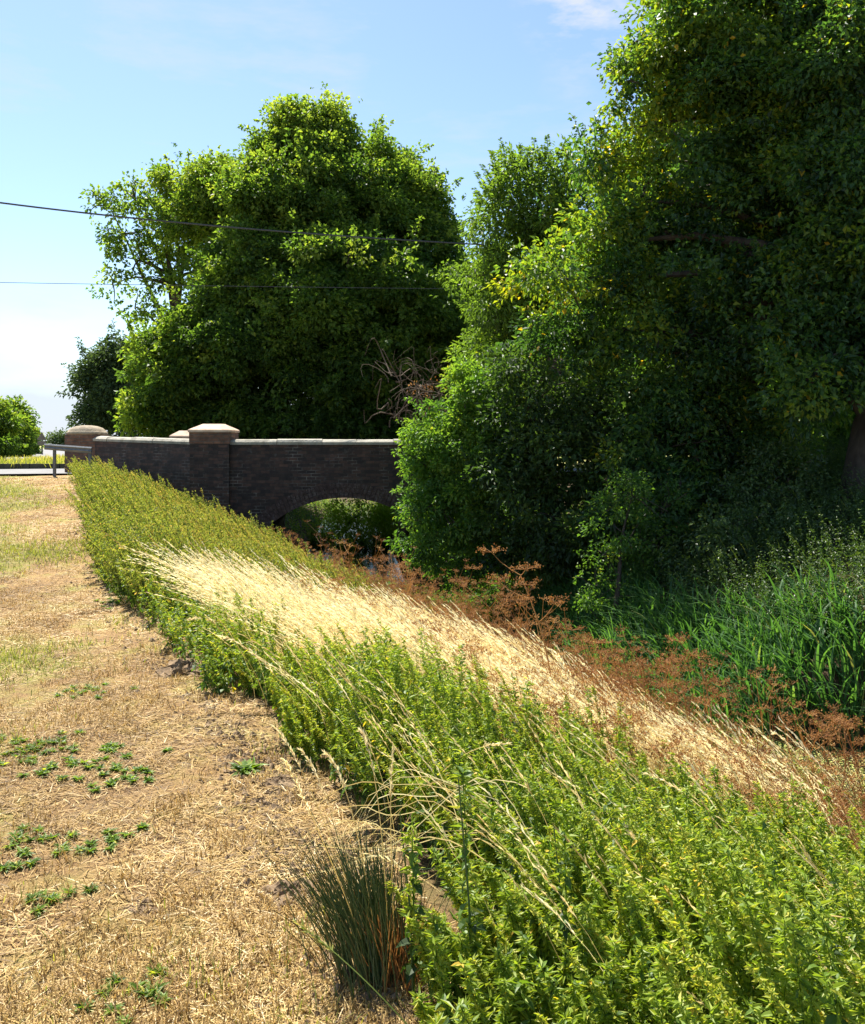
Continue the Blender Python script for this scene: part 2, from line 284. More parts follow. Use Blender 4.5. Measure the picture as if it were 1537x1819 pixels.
# fine clods on the verge
clod = (np.sin(X * 31 + 3 * np.sin(Y * 17)) * np.sin(Y * 29 + 2 * np.sin(X * 23)) * .007)
Z = Z + clod * (X < be(Y) + .5) * (Y < 15)
Z[(Y > 60)] = .8 + 0 * Z[(Y > 60)]
Z = np.where((Y > 60) | (np.abs(X) > 60), .8 + np.where(Y < 20, -.8 * (1 - ss(0, 20, Y)) * (np.abs(X) <= 60), 0), Z)
g = MB(); ny, nx = X.shape; idx = (np.arange(ny - 1)[:, None] * nx + np.arange(nx - 1)[None]).ravel()
g.add(np.stack([X, Y, Z], -1), f4=np.stack([idx, idx + 1, idx + nx + 1, idx + nx], -1))
def ground_mat():
    m = new_mat('ground'); nt = m.node_tree; N = nt.nodes.new; L = nt.links.new
    tc = N('ShaderNodeTexCoord'); a1 = N('ShaderNodeAttribute'); a1.attribute_name = 'bank'; a2 = N('ShaderNodeAttribute'); a2.attribute_name = 'far'
    def noise(sc, det=9, ro=.65):
        n = N('ShaderNodeTexNoise'); n.inputs['Scale'].default_value = sc; n.inputs['Detail'].default_value = det; n.inputs['Roughness'].default_value = ro; L(tc.outputs['Object'], n.inputs[0]); return n
    n1 = noise(2.3); n2 = noise(70, 8, .8); n3 = noise(.55, 5)
    r1 = ramp(nt, [(.40, (.08, .048, .025)), (.49, (.22, .135, .065)), (.57, (.41, .26, .11)), (.68, (.54, .38, .18))])
    ad = N('ShaderNodeMath'); ad.operation = 'MULTIPLY_ADD'; ad.inputs[1].default_value = .75; L(n2.outputs[0], ad.inputs[0])
    ad2 = N('ShaderNodeMath'); ad2.operation = 'MULTIPLY'; ad2.inputs[1].default_value = .33; L(n1.outputs[0], ad2.inputs[0]); L(ad2.outputs[0], ad.inputs[2]); L(ad.outputs[0], r1.inputs[0])
    rg = ramp(nt, [(.50, (0, 0, 0)), (.72, (.85, .85, .85))]); a3 = N('ShaderNodeAttribute'); a3.attribute_name = 'green'; gm = N('ShaderNodeMath'); gm.operation = 'MULTIPLY_ADD'; gm.inputs[1].default_value = .22; L(a3.outputs['Fac'], gm.inputs[0]); L(n1.outputs[0], gm.inputs[2]); L(gm.outputs[0], rg.inputs[0])
    m1 = N('ShaderNodeMix'); m1.data_type = 'RGBA'; L(rg.outputs[0], m1.inputs[0]); L(r1.outputs[0], m1.inputs[6]); m1.inputs[7].default_value = (.24, .25, .06, 1)
    r2 = ramp(nt, [(.35, (.05, .035, .02)), (.65, (.13, .09, .05))]); L(n1.outputs[0], r2.inputs[0])
    m2 = N('ShaderNodeMix'); m2.data_type = 'RGBA'; L(a1.outputs['Fac'], m2.inputs[0]); L(m1.outputs[2], m2.inputs[6]); L(r2.outputs[0], m2.inputs[7])
    n4 = noise(.06, 5); r3 = ramp(nt, [(.35, (.16, .20, .05)), (.6, (.36, .31, .13))]); L(n4.outputs[0], r3.inputs[0])
    m3 = N('ShaderNodeMix'); m3.data_type = 'RGBA'; L(a2.outputs['Fac'], m3.inputs[0]); L(m2.outputs[2], m3.inputs[6]); L(r3.outputs[0], m3.inputs[7])
    p = N('ShaderNodeBsdfPrincipled'); p.inputs['Roughness'].default_value = .95; p.inputs['Specular IOR Level'].default_value = .15; L(m3.outputs[2], p.inputs['Base Color'])
    n5 = noise(45, 9, .8); b = N('ShaderNodeBump'); b.inputs['Strength'].default_value = .9; b.inputs['Distance'].default_value = .03; L(n5.outputs[0], b.inputs['Height']); L(b.outputs[0], p.inputs['Normal'])
    o = N('ShaderNodeOutputMaterial'); L(p.outputs[0], o.inputs[0]); return m
go = g.build('ground', ground_mat(), smooth=True); tag(go, 'sun-scorched verge and sloping banks of the stream', None, None, 'structure')
a = go.data.attributes.new('bank', 'FLOAT', 'POINT'); a.data.foreach_set('value', (ss(.1, .7, X - be(Y)) * (Y < 60)).astype(np.float32).ravel())
GR = np.clip(.35 + .4 * wob(X, Y, 1.6) + .9 * ss(-.6, -2.6, X - be(Y)) * ss(6, 9, Y) * (1 - ss(17, 20, Y)) - .8 * ss(-1.3, -.1, X - be(Y)), 0, 1)
a = go.data.attributes.new('green', 'FLOAT', 'POINT'); GR = np.clip(GR * 1.25, 0, 1.3); a.data.foreach_set('value', GR.astype(np.float32).ravel())
a = go.data.attributes.new('far', 'FLOAT', 'POINT'); a.data.foreach_set('value', (ss(23.5, 25, Y) * (Z > .55)).astype(np.float32).ravel())

# water
def water_mat():
    m = new_mat('water'); nt = m.node_tree; N = nt.nodes.new; L = nt.links.new
    tc = N('ShaderNodeTexCoord'); p = N('ShaderNodeBsdfPrincipled'); p.inputs['Base Color'].default_value = (.018, .02, .012, 1); p.inputs['Roughness'].default_value = .12
    n = N('ShaderNodeTexNoise'); n.inputs['Scale'].default_value = 6; n.inputs['Detail'].default_value = 5; L(tc.outputs['Object'], n.inputs[0])
    b = N('ShaderNodeBump'); b.inputs['Strength'].default_value = .15; b.inputs['Distance'].default_value = .02; L(n.outputs[0], b.inputs['Height']); L(b.outputs[0], p.inputs['Normal'])
    o = N('ShaderNodeOutputMaterial'); L(p.outputs[0], o.inputs[0]); return m
wb = MB(); yy = np.linspace(-9, 58, 90); cc = cx(yy)
V = np.concatenate([np.stack([cc - 1.9, yy, np.full(90, ZW)], -1), np.stack([np.maximum(er(yy) + .7, cc + .8), yy, np.full(90, ZW)], -1)])
i = np.arange(89); wb.add(V, f4=np.stack([i, i + 90, i + 91, i + 1], -1)); tag(wb.build('water', water_mat()), 'dark still stream water below the banks', None, None, 'structure')

# ---------------------------------------------------------------- roads at the left
def road(name, pts, wd, label, z, mat=M_asphalt, kind='structure'):
    pts = np.array(pts, float); d = np.gradient(pts, axis=0); d = unit(d); nrm = np.stack([-d[:, 1], d[:, 0]], -1)
    wd = np.broadcast_to(wd, (len(pts),))[:, None]
    A = pts - nrm * wd / 2; B = pts + nrm * wd / 2; n = len(pts)
    zz = np.full((n, 1), z); mb = MB(); i = np.arange(n - 1)
    mb.add(np.concatenate([np.hstack([A, zz]), np.hstack([B, zz])]), f4=np.stack([i, i + 1, i + n + 1, i + n], -1))
    return tag(mb.build(name, mat), label, None, None, kind)
road('road', [(-60, 19.5), (-40, 20.9), (-25, 22.2), (-13.5, 23.0), (-9.5, 24.3), (-5, 24.7), (8, 25.9), (20, 27)], 4.6, 'grey tarmac road reaching the bridge from the left', .85)
road('lane', [(-60, 26), (-30, 32), (-21, 38), (-22, 50), (-30.0, 70), (-50, 110), (-150, 300)], 4.5, 'pale lane running away past the roadside hedge', .83)
k = MB()
for t0 in np.arange(-40, -10.6, .92):
    k.box(t0, t0 + .9, 26.3 + (t0 + 40) * .02, 26.45 + (t0 + 40) * .02, .72, .98, rng.random())
tag(k.build('kerb', M_kerb), 'dark low kerb along the far side of the road', None, None, 'structure')

# ---------------------------------------------------------------- bridge
br = thing('brick_bridge', 'dark brick arch bridge over the stream with a pale stone coping', 'bridge', (-1.94, 20.4, ZW))
AX = -2.06; TH = math.radians(4.0); DEP = 8.4; SK = -.075
def BW(V):   # local (along wall, depth, z) -> world
    V = np.asarray(V, float); return np.stack([AX + V[..., 0] * math.cos(TH) + V[..., 1] * SK, 20.32 + V[..., 0] * math.sin(TH) + V[..., 1], V[..., 2]], -1)
HS, RISE, ZC = 2.14, 1.10, .34
RR = (HS * HS + RISE * RISE) / (2 * RISE); ZO = ZC - RR
th = np.linspace(-math.asin(HS / RR), math.asin(HS / RR), 33)
ax_ = RR * np.sin(th); az_ = ZO + RR * np.cos(th)
prof_in = [(-HS, ZW - .6)] + list(zip(ax_, az_)) + [(HS, ZW - .6)]
def strip_wall(mb, y, x0, x1, top, flip=False):
    # face with arch opening at depth y
    xs_ = [x0] + [p[0] for p in prof_in[1:-1]] + [x1]
    for i in range(len(prof_in) - 1):
        (xa, za), (xb, zb) = prof_in[i], prof_in[i + 1]
        if xa == xb: continue
        q = [(xa, y, za), (xb, y, zb), (xb, y, top), (xa, y, top)]
        mb.add(BW(q), f4=[(0, 1, 2, 3)])
    for (xa, xb) in ((x0, -HS), (HS, x1)):
        mb.add(BW([(xa, y, ZW - .6), (xb, y, ZW - .6), (xb, y, top), (xa, y, top)]), f4=[(0, 1, 2, 3)])
XL, XR = -3.33, 4.6
PT = 1.57
# front wall and parapet (front face, top, back of parapet)
b = MB(); strip_wall(b, 0, XL, XR, PT)
b.add(BW([(XL, 0, PT), (XR, 0, PT), (XR, .34, PT), (XL, .34, PT)]), f4=[(0, 1, 2, 3)])
b.add(BW([(XL, .34, .6), (XR, .34, .6), (XR, .34, PT), (XL, .34, PT)]), f4=[(0, 1, 2, 3)])
b.add(BW([(XR, 0, -2.3), (XR, .34, -2.3), (XR, .34, PT), (XR, 0, PT)]), f4=[(0, 1, 2, 3)])
b.build('wall', M_brick, br)
b = MB(); strip_wall(b, DEP, XL - 2, XR, PT)
b.add(BW([(XL - 2, DEP, PT), (XR, DEP, PT), (XR, DEP - .34, PT), (XL - 2, DEP - .34, PT)]), f4=[(0, 1, 2, 3)])
b.add(BW([(XL - 2, DEP - .34, .6), (XR, DEP - .34, .6), (XR, DEP - .34, PT), (XL - 2, DEP - .34, PT)]), f4=[(0, 1, 2, 3)])
b.build('wall', M_brick, br)
# deck and barrel
b = MB(); pr = np.array(prof_in); n = len(pr)
A = BW(np.stack([pr[:, 0], np.full(n, .02), pr[:, 1]], -1)); B = BW(np.stack([pr[:, 0], np.full(n, DEP - .02), pr[:, 1]], -1))
i = np.arange(n - 1); b.add(np.concatenate([A, B]), f4=np.stack([i, i + 1, i + n + 1, i + n], -1)); b.build('barrel', M_barrel, br, smooth=False)
b = MB(); b.add(BW([(XL, .34, .80), (XR, .34, .80), (XR, DEP - .34, .80), (XL, DEP - .34, .80)]), f4=[(0, 1, 2, 3)]); b.build('deck', M_asphalt, br)
# arch ring of radial bricks, three rings
b = MB(); am = math.asin(HS / RR) + .12
for ring in range(3):
    r0 = RR + .004 + ring * .115; nb = 58 + ring * 3
    for j in range(nb):
        a0 = -am + (j + .1) * 2 * am / nb; a1 = -am + (j + .9) * 2 * am / nb
        pr_ = .014 + rng.uniform(0, .014)
        q = [(math.sin(t) * r, y, ZO + math.cos(t) * r) for y in (-pr_, .1) for r in (r0, r0 + .105) for t in (a0, a1)]
        b.add(BW(q), f4=[(0, 1, 3, 2), (0, 4, 5, 1), (2, 3, 7, 6), (0, 2, 6, 4), (1, 5, 7, 3)], t4=rng.random())
b.build('arch_ring', M_ring, br)
# string course of recessed dark headers, a row of slightly proud bricks
# coping stones
def coping(parent, x0, x1, yc, fn, name='coping'):
    b = MB(); x = x0
    while x < x1 - .05:
        w_ = min(rng.uniform(.75, 1.05), x1 - x); h = rng.uniform(-.008, .008); e = rng.uniform(-.012, .012)
        sec = [(-.20 + e, PT + .005), (-.205 + e, PT + .065), (-.15, PT + .115 + h), (0, PT + .135 + h), (.15, PT + .115 + h), (.205 + e, PT + .065), (.20 + e, PT + .005)]
        A = [(x + .006, yc + s_[0], s_[1]) for s_ in sec]; B = [(x + w_ - .006, yc + s_[0], s_[1]) for s_ in sec]
        V = fn(np.array(A + B)); m_ = len(sec); f = [(i, (i + 1) % m_, (i + 1) % m_ + m_, i + m_) for i in range(m_)]
        b.add(V, f4=f + [(0, 1, 2, 3), (0, 3, 4, 6), (4, 5, 6, 6)][:2] + [(7, 10, 9, 8), (7, 13, 11, 10)]); x += w_
    return b.build(name, M_stone, parent)
coping(br, XL, XR, .16, BW); coping(br, XL - 2, XR, DEP - .17, BW)
def pier(parent, u0, u1, Yf, zb, zcap, ztop, dome=False, mats=None, red_from=None):
    x0 = (u0 - 768.5) / F * Yf; x1 = (u1 - 768.5) / F * Yf; d = x1 - x0; root_b = MB()
    pr_ = bpy.data.objects.new('pier', None)
    xm = (x0 + x1) / 2; ym = Yf + d / 2; h = d / 2
    zr = red_from if red_from is not None else zb
    if zr > zb: root_b.box(x0, x1, Yf, Yf + d, zb, zr)
    p_ = root_b.build('pier', M_brick, parent) if zr > zb else None
    up = MB(); e = .012; up.box(x0 - e, x1 + e, Yf - e, Yf + d + e, zr + (.002 if zr > zb else 0), zcap)
    if p_ is None:
        p_ = up.build('pier', M_brickred, parent)
    else:
        o = up.build('upper_brickwork', M_brickred, None); o.location = -np.array(parent.location) * 0; o.parent = p_
        o.data.transform(__import__('mathutils').Matrix.Translation(-Vector(parent.location)))
    c = MB()
    if dome:
        nn = 28; prof = [(1.10, 0), (1.14, .03), (1.14, .09), (1.06, .12), (1.0, .2), (.86, .30), (.62, .37), (.3, .405), (.02, .41)]
        thh = np.linspace(0, 2 * np.pi, nn, endpoint=False); sq = 1 / np.maximum(np.abs(np.cos(thh)), np.abs(np.sin(thh))) ** .75
        H = (ztop - zcap) / .41
        V = [(xm + math.cos(t) * h * r * (1 + (s_ - 1) * min(1, r)) * .97, ym + math.sin(t) * h * r * (1 + (s_ - 1) * min(1, r)) * .97, zcap + z_ * H) for r, z_ in prof for t, s_ in zip(thh, sq)]
        f = [(a_ * nn + i, a_ * nn + (i + 1) % nn, (a_ + 1) * nn + (i + 1) % nn, (a_ + 1) * nn + i) for a_ in range(len(prof) - 1) for i in range(nn)]
        c.add(V, f4=f)
        co = c.build('cap', M_dome, None, smooth=True)
    else:
        e = .035; lv = [(h + e, zcap + .002), (h + e, zcap + .05), (h + e - .02, zcap + .07), (h * .52, ztop - .015), (h * .48, ztop)]
        V = []; f = []
        for r, z_ in lv: V += [(xm - r, ym - r, z_), (xm + r, ym - r, z_), (xm + r, ym + r, z_), (xm - r, ym + r, z_)]
        for a_ in range(len(lv) - 1):
            for i in range(4): f.append((a_ * 4 + i, a_ * 4 + (i + 1) % 4, a_ * 4 + 4 + (i + 1) % 4, a_ * 4 + 4 + i))
        f.append((16, 17, 18, 19)); f.append((3, 2, 1, 0)); c.add(V, f4=f)
        co = c.build('cap', M_capst, None)
    co.data.transform(__import__('mathutils').Matrix.Translation(-Vector(parent.location))); co.parent = p_
    bpy.data.objects.remove(pr_)
    return p_
pier(br, 337, 407, 20.0, -2.3, 1.86, 2.06, red_from=1.60)
pier(br, 303, 349, 28.5, .5, 1.80, 2.03)
# wing wall from the square pier to the domed pier, in front of the road
W0 = np.array([-5.5, 20.35]); W1 = np.array([-9.0, 23.0]); wdv = W1 - W0; wl_ = np.linalg.norm(wdv); wd_ = wdv / wl_; wn = np.array([wd_[1], -wd_[0]])
if wn[1] > 0: wn = -wn
def WW(V):
    V = np.asarray(V, float); return np.stack([W0[0] + V[..., 0] * wd_[0] - V[..., 1] * wn[0], W0[1] + V[..., 0] * wd_[1] - V[..., 1] * wn[1], V[..., 2] + V[..., 0] * .022], -1)
b = MB(); b.box(0, wl_, 0, .34, -1.5, PT, M=WW); b.build('wing_wall', M_brickwing, br)
b = coping(br, 0, wl_, .17, WW)
pier(br, 116, 172, 22.9, .6, 1.84, 2.09, dome=True)
# ---------------------------------------------------------------- railing, sign, cables
def PXo(u, v, Y): return tuple(PX(u, v, Y))
rl = thing('guard_rail', 'short grey metal barrier in front of the domed pier', 'railing', PX(95, 838, 20.6))
b = MB(); A = PX(79, 788, 21.2); B = PX(163, 794, 20.0)
V = []
for P_ in (A, B):
    for (dy, dz) in ((0, 0), (-.03, -.03), (0, -.065), (-.03, -.10), (0, -.145), (.02, -.145), (.02, 0)): V.append(P_ + [0, dy, dz])
b.add(V, f4=[(i, (i + 1) % 7, (i + 1) % 7 + 7, i + 7) for i in range(7)]); b.build('rail', M_metal, rl)
for u, vb, Yp in ((95, 840, 20.98), (158, 850, 20.1)):
    b = MB(); P_ = PX(u, vb, Yp); zt = PX(u, 792 + (u - 95) * .06, Yp)[2]; b.box(P_[0] - .03, P_[0] + .03, P_[1] + .03, P_[1] + .09, P_[2] - .1, zt); b.build('post', M_metal, rl)
sg = thing('road_sign', 'small triangular warning sign seen from behind on its post', 'road sign', PX(75, 808, 62))
b = MB(); P_ = PX(75, 808, 62); b.tubes([[P_ + [0, 0, -.1], P_ + [0, 0, 1.5]]], [[.045, .045]], sides=8); b.build('post', M_dkmetal, sg)
b = MB(); c_ = P_ + [0, 0, 1.25]; tri = [(-.33, 0, -.2), (.33, 0, -.2), (0, 0, .4)]
V = [c_ + np.array(t) + [0, -.08, 0] for t in tri] + [c_ + np.array(t) + [0, -.055, 0] for t in tri]; b.add(V, f3=[(0, 1, 2), (3, 5, 4)], f4=[(0, 3, 4, 1), (1, 4, 5, 2), (2, 5, 3, 0)]); b.build('plate', M_signback, sg)
b = MB(); b.box(c_[0] - .3, c_[0] + .3, c_[1] - .083, c_[1] - .06, c_[2] - .55, c_[2] - .28); b.build('lower_plate', M_signback, sg)
def cable(pts, r, label):
    pts = np.array([PX(*p) for p in pts]); t = np.linspace(0, len(pts) - 1, 40)
    # smooth through points with a quadratic fit
    k_ = np.arange(len(pts)); co_ = [np.polyfit(k_, pts[:, i], min(2, len(pts) - 1)) for i in range(3)]
    P_ = np.stack([np.polyval(c, t) for c in co_], -1)
    b = MB(); b.tubes([P_], [[r] * 40], sides=6); return tag(b.build('power_cable', M_cable), label, 'cable', 'overhead cables crossing the sky')
cable([(-420, 293, 17.5), (0, 358, 20), (430, 407, 22.8), (860, 434, 25.5)], .021, 'thick overhead cable crossing in front of the big tree, the upper one')
cable([(-420, 494, 28), (0, 500, 29), (430, 510, 30), (860, 513, 31)], .010, 'thin level overhead cable, the lower of the two')

# ---------------------------------------------------------------- trees
def crown_mesh(lobes, dens, clr, nleaf, ls, asp=.55, droop=.35, flat=.7, outl=.12, side=None, tonebias=0, inner=.25, clump_tone=.2):
    """lobes: (x,y,z,rx,ry,rz[,bias]); dens = clumps per m2 of lobe surface"""
    mb = MB(); cents = []; full = []
    for lb in lobes:
        lb = list(lb) + [0] * (7 - len(lb)); rr_ = min(lb[3:6]); full.append((lb, .5 if rr_ > 2.2 * clr else 1))
        if rr_ > 2.2 * clr:
            nsub = int(min(26, 9 * (rr_ / clr / 2.2) ** 1.5))
            for d_ in unit(rng.normal(size=(nsub, 3)) + [0, -.25, .1]):
                q_ = rng.uniform(.24, .42); full.append(((lb[0] + d_[0] * lb[3] * .84, lb[1] + d_[1] * lb[4] * .84, lb[2] + d_[2] * lb[5] * .84, lb[3] * q_ * 1.1, lb[4] * q_, lb[5] * q_ * .85, lb[6] + rng.normal(.02, .10)), .75))
    for lb, dm in full:
        x, y, z, rx, ry, rz = lb[:6]; bias = lb[6] if len(lb) > 6 else 0
        area = 4 * np.pi * (((rx * ry) ** 1.6 + (rx * rz) ** 1.6 + (ry * rz) ** 1.6) / 3) ** (1 / 1.6)
        n_ = max(4, int(area * dens * dm)); d = unit(rng.normal(size=(n_, 3)))
        f = np.where(rng.random(n_) < inner, rng.uniform(.3, .8, n_), rng.uniform(.8, 1.0, n_)); ol = rng.random(n_) < outl; f = np.where(ol, rng.uniform(1.0, 1.17, n_), f)
        ph = rng.uniform(0, 6.28, 3); lump = 1 + .13 * np.sin(d[:, 0] * 5.5 + ph[0]) * np.sin(d[:, 2] * 6 + ph[1]) + .09 * np.sin(d[:, 1] * 9 + d[:, 2] * 8 + ph[2])
        f = f * lump
        c = np.array([x, y, z]) + d * np.array([rx, ry, rz]) * f[:, None]
        cents.append(np.hstack([c, d, ol[:, None] * 1., np.full((n_, 1), bias)]))
    C = np.concatenate(cents); n_ = len(C)
    cr_ = clr * rng.uniform(.55, 1.35, n_) * np.where(C[:, 6] > 0, .6, 1)
    nl = np.maximum(6, (nleaf * (cr_ / clr) ** 2 * rng.uniform(.7, 1.2, n_))).astype(int)
    ci = np.repeat(np.arange(n_), nl); m_ = len(ci)
    d = unit(rng.normal(size=(m_, 3))); rr = rng.random(m_) ** .5
    d2 = d.copy(); off = d2 * (cr_[ci] * rr)[:, None]; off[:, 2] *= flat
    tilt = C[ci, 3:6]; off -= 0
    off[:, 2] -= ((off[:, 0] ** 2 + off[:, 1] ** 2) / (cr_[ci] + 1e-6)) * .25
    pos = C[ci, :3] + off
    olm = (C[ci, 6] > 0) & (rng.random(m_) < .8); run = rng.random(m_); spd = unit(C[:, 3:6] * .8 + rng.normal(0, .45, (n_, 3)) + [0, 0, .25])
    pos = np.where(olm[:, None], C[ci, :3] + spd[ci] * (run * clr * 1.9 - clr * .4)[:, None] + d * (clr * .22 * (1.15 - run))[:, None], pos)
    ld = unit(d * .8 + tilt * .4 + rng.normal(size=(m_, 3)) * .5 + np.array([0, 0, -droop]))
    nn = unit(rng.normal(size=(m_, 3)) * .75 + np.array([0, 0, 1.0]) + tilt * .35)
    ct = rng.normal(0, clump_tone, n_)
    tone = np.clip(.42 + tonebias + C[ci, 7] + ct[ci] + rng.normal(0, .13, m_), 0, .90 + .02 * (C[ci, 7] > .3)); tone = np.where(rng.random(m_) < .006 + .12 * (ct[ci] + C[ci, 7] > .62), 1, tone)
    l_ = ls * rng.uniform(.65, 1.3, m_)
    mb.leaves(pos, ld, nn, l_, l_ * asp, tone)
    return mb, C
def bez(p0, p1, k=6, sag=.1, jit=.05):
    t = np.linspace(0, 1, k)[:, None]; ln = np.linalg.norm(p1 - p0)
    P_ = p0 + (p1 - p0) * t; P_[:, 2] += np.sin(t[:, 0] * np.pi) * ln * sag
    P_ += rng.normal(0, jit * .16 * ln, 3) * np.sin(t * np.pi) + rng.normal(0, jit * .09 * ln, 3) * np.sin(2 * t * np.pi); return P_
def tree(name, label, cat, base, lobes, leafmat, tr, group=None, ntwig=60, barkmat=None, trunk_top=None, lean=0, **kw):
    base = np.array(base, float); t = thing(name, label, cat, base, group)
    mb, C = crown_mesh(lobes, **kw); mb.build('crown', leafmat, t)
    lb = np.array([l[:6] for l in lobes]); top = lb[np.argmax(lb[:, 2])][:3] if trunk_top is None else np.array(trunk_top)
    k = 9; P_ = bez(base + [0, 0, -.3], top, k, 0, .25); rad = np.linspace(1, .18, k) * tr; rad[0] *= 1.35
    b = MB(); b.tubes([P_], [rad], sides=12); b.build('trunk', barkmat or M_bark, t, smooth=True)
    b = MB(); Q = []; QR = []
    for l in lb:
        f = rng.uniform(.5, .85); i = f * (k - 1); i0 = int(i); s = P_[i0] + (P_[min(i0 + 1, k - 1)] - P_[i0]) * (i - i0)
        if s[2] > l[2] + l[5] * .3: s = P_[max(1, i0 - 2)]
        Q.append(bez(s, l[:3] + [0, l[4] * .45, 0], 6, .08, .3)); QR.append(np.linspace(tr * .38, tr * .05, 6) * min(1, l[3] / 1.3 + .25))
    b.tubes(Q, QR, sides=7)
    sel = rng.choice(len(C), min(ntwig, len(C)), False); Q = []; QR = []
    for i in sel:
        c = C[i, :3]; j = np.argmin(((lb[:, :3] - c) ** 2).sum(1)); Q.append(bez(lb[j, :3], c + C[i, 3:6] * .15, 6, .06, .35)); QR.append(np.linspace(tr * .11, tr * .02 + .004, 6))
    if Q: b.tubes(Q, QR, sides=4)
    b.build('branches', barkmat or M_bark, t)
    return t
def LB(Y, lst, dy=1.0):
    """lobes from (u, v, ru, rv[, depth offset, bias])"""
    o = []
    for l in lst:
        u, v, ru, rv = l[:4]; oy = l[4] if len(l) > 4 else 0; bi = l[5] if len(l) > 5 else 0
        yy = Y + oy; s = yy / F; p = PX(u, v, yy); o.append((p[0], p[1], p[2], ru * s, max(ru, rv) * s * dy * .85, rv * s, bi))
    return o
# big lime tree behind the bridge
tree('lime_tree', 'tall broad lime tree with a pointed crown behind the bridge', 'tree', (-3.6, 42, .7), LB(40, [  # upper lobes biased yellower, a sunlit top painted by leaf tone
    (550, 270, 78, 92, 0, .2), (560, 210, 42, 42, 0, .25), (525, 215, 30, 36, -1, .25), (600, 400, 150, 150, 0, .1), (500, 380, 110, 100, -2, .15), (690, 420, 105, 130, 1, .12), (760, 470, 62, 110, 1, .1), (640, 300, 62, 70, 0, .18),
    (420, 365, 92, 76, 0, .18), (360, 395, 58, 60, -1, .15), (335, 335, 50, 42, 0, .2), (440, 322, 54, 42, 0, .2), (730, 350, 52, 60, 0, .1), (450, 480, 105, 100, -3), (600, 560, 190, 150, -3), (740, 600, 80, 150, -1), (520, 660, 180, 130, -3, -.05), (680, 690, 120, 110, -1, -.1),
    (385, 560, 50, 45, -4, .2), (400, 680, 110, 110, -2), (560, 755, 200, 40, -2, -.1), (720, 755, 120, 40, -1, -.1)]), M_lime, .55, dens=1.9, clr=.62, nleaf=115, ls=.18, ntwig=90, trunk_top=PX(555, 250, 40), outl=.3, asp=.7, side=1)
tree('spreading_tree', 'open branching tree at the left edge of the wood, sky showing through its drooping boughs', 'tree', (-12.5, 43, .7), LB(41, [
    (240, 355, 55, 36, 0, .15), (190, 365, 32, 30, 0, .15), (300, 345, 50, 42, 0, .2), (220, 415, 46, 30, 0, .05), (300, 415, 56, 46, 0, .05), (200, 505, 26, 24, 0, .05), (240, 548, 28, 28), (295, 500, 34, 26), (350, 470, 50, 60), (250, 460, 34, 24), (215, 455, 26, 20), (275, 540, 16, 16)]),
    M_lime, .35, dens=1.5, clr=.45, nleaf=44, ls=.19, ntwig=150, outl=.3, trunk_top=PX(330, 430, 41), inner=.4, asp=.7)
tree('maple_tree', 'yellow-green leafy tree low at the left of the wood', 'tree', (-11.4, 37, .7), LB(36, [
    (340, 640, 90, 90, 0, .1), (290, 690, 70, 80, -1, .05), (300, 610, 48, 42, 0, .25), (380, 600, 50, 60, 1, .15), (260, 740, 45, 40, -2, .35), (330, 740, 80, 50, 0), (365, 560, 34, 34, 0, .3)]), M_lime, .25, dens=2.4, clr=.5, nleaf=75, ls=.18, ntwig=30, outl=.3, asp=.7)
tree('evergreen_tree', 'dark dense rounded tree standing far left of the wood', 'tree', (-23.5, 60, .7), LB(58, [
    (215, 660, 52, 52), (190, 690, 44, 60), (235, 720, 60, 60), (170, 665, 22, 22), (180, 740, 34, 30), (215, 625, 30, 22)]), M_far, .45, dens=1.6, clr=.9, nleaf=110, ls=.26, ntwig=20, tonebias=-.2)
tree('dead_thicket', 'tangle of bare brown branches beside the big tree', 'dead tree', (-1.1, 31, .6), LB(30, [(745, 690, 42, 30, 0), (760, 740, 30, 24, 0)]), M_rust, .09, dens=1.2, clr=.3, nleaf=16, ls=.1, ntwig=60, barkmat=M_deadwood)
Q = []; QR = []
for i in range(90):
    a0 = PX(rng.uniform(690, 815), rng.uniform(660, 780), 29.5 + rng.uniform(-.6, .6)); a1 = a0 + rng.normal(0, 1, 3) * [.75, .5, .5] + [0, 0, .3]
    Q.append(bez(a0, a1, 8, rng.uniform(-.1, .5), 1.5)); QR.append(np.linspace(.022, .006, 8) * rng.uniform(.5, 1.3))
dt = [o for o in bpy.data.objects if o.name == 'dead_thicket'][0]; b = MB(); b.tubes(Q, QR, sides=5); b.build('bare_branches', M_deadwood, dt)
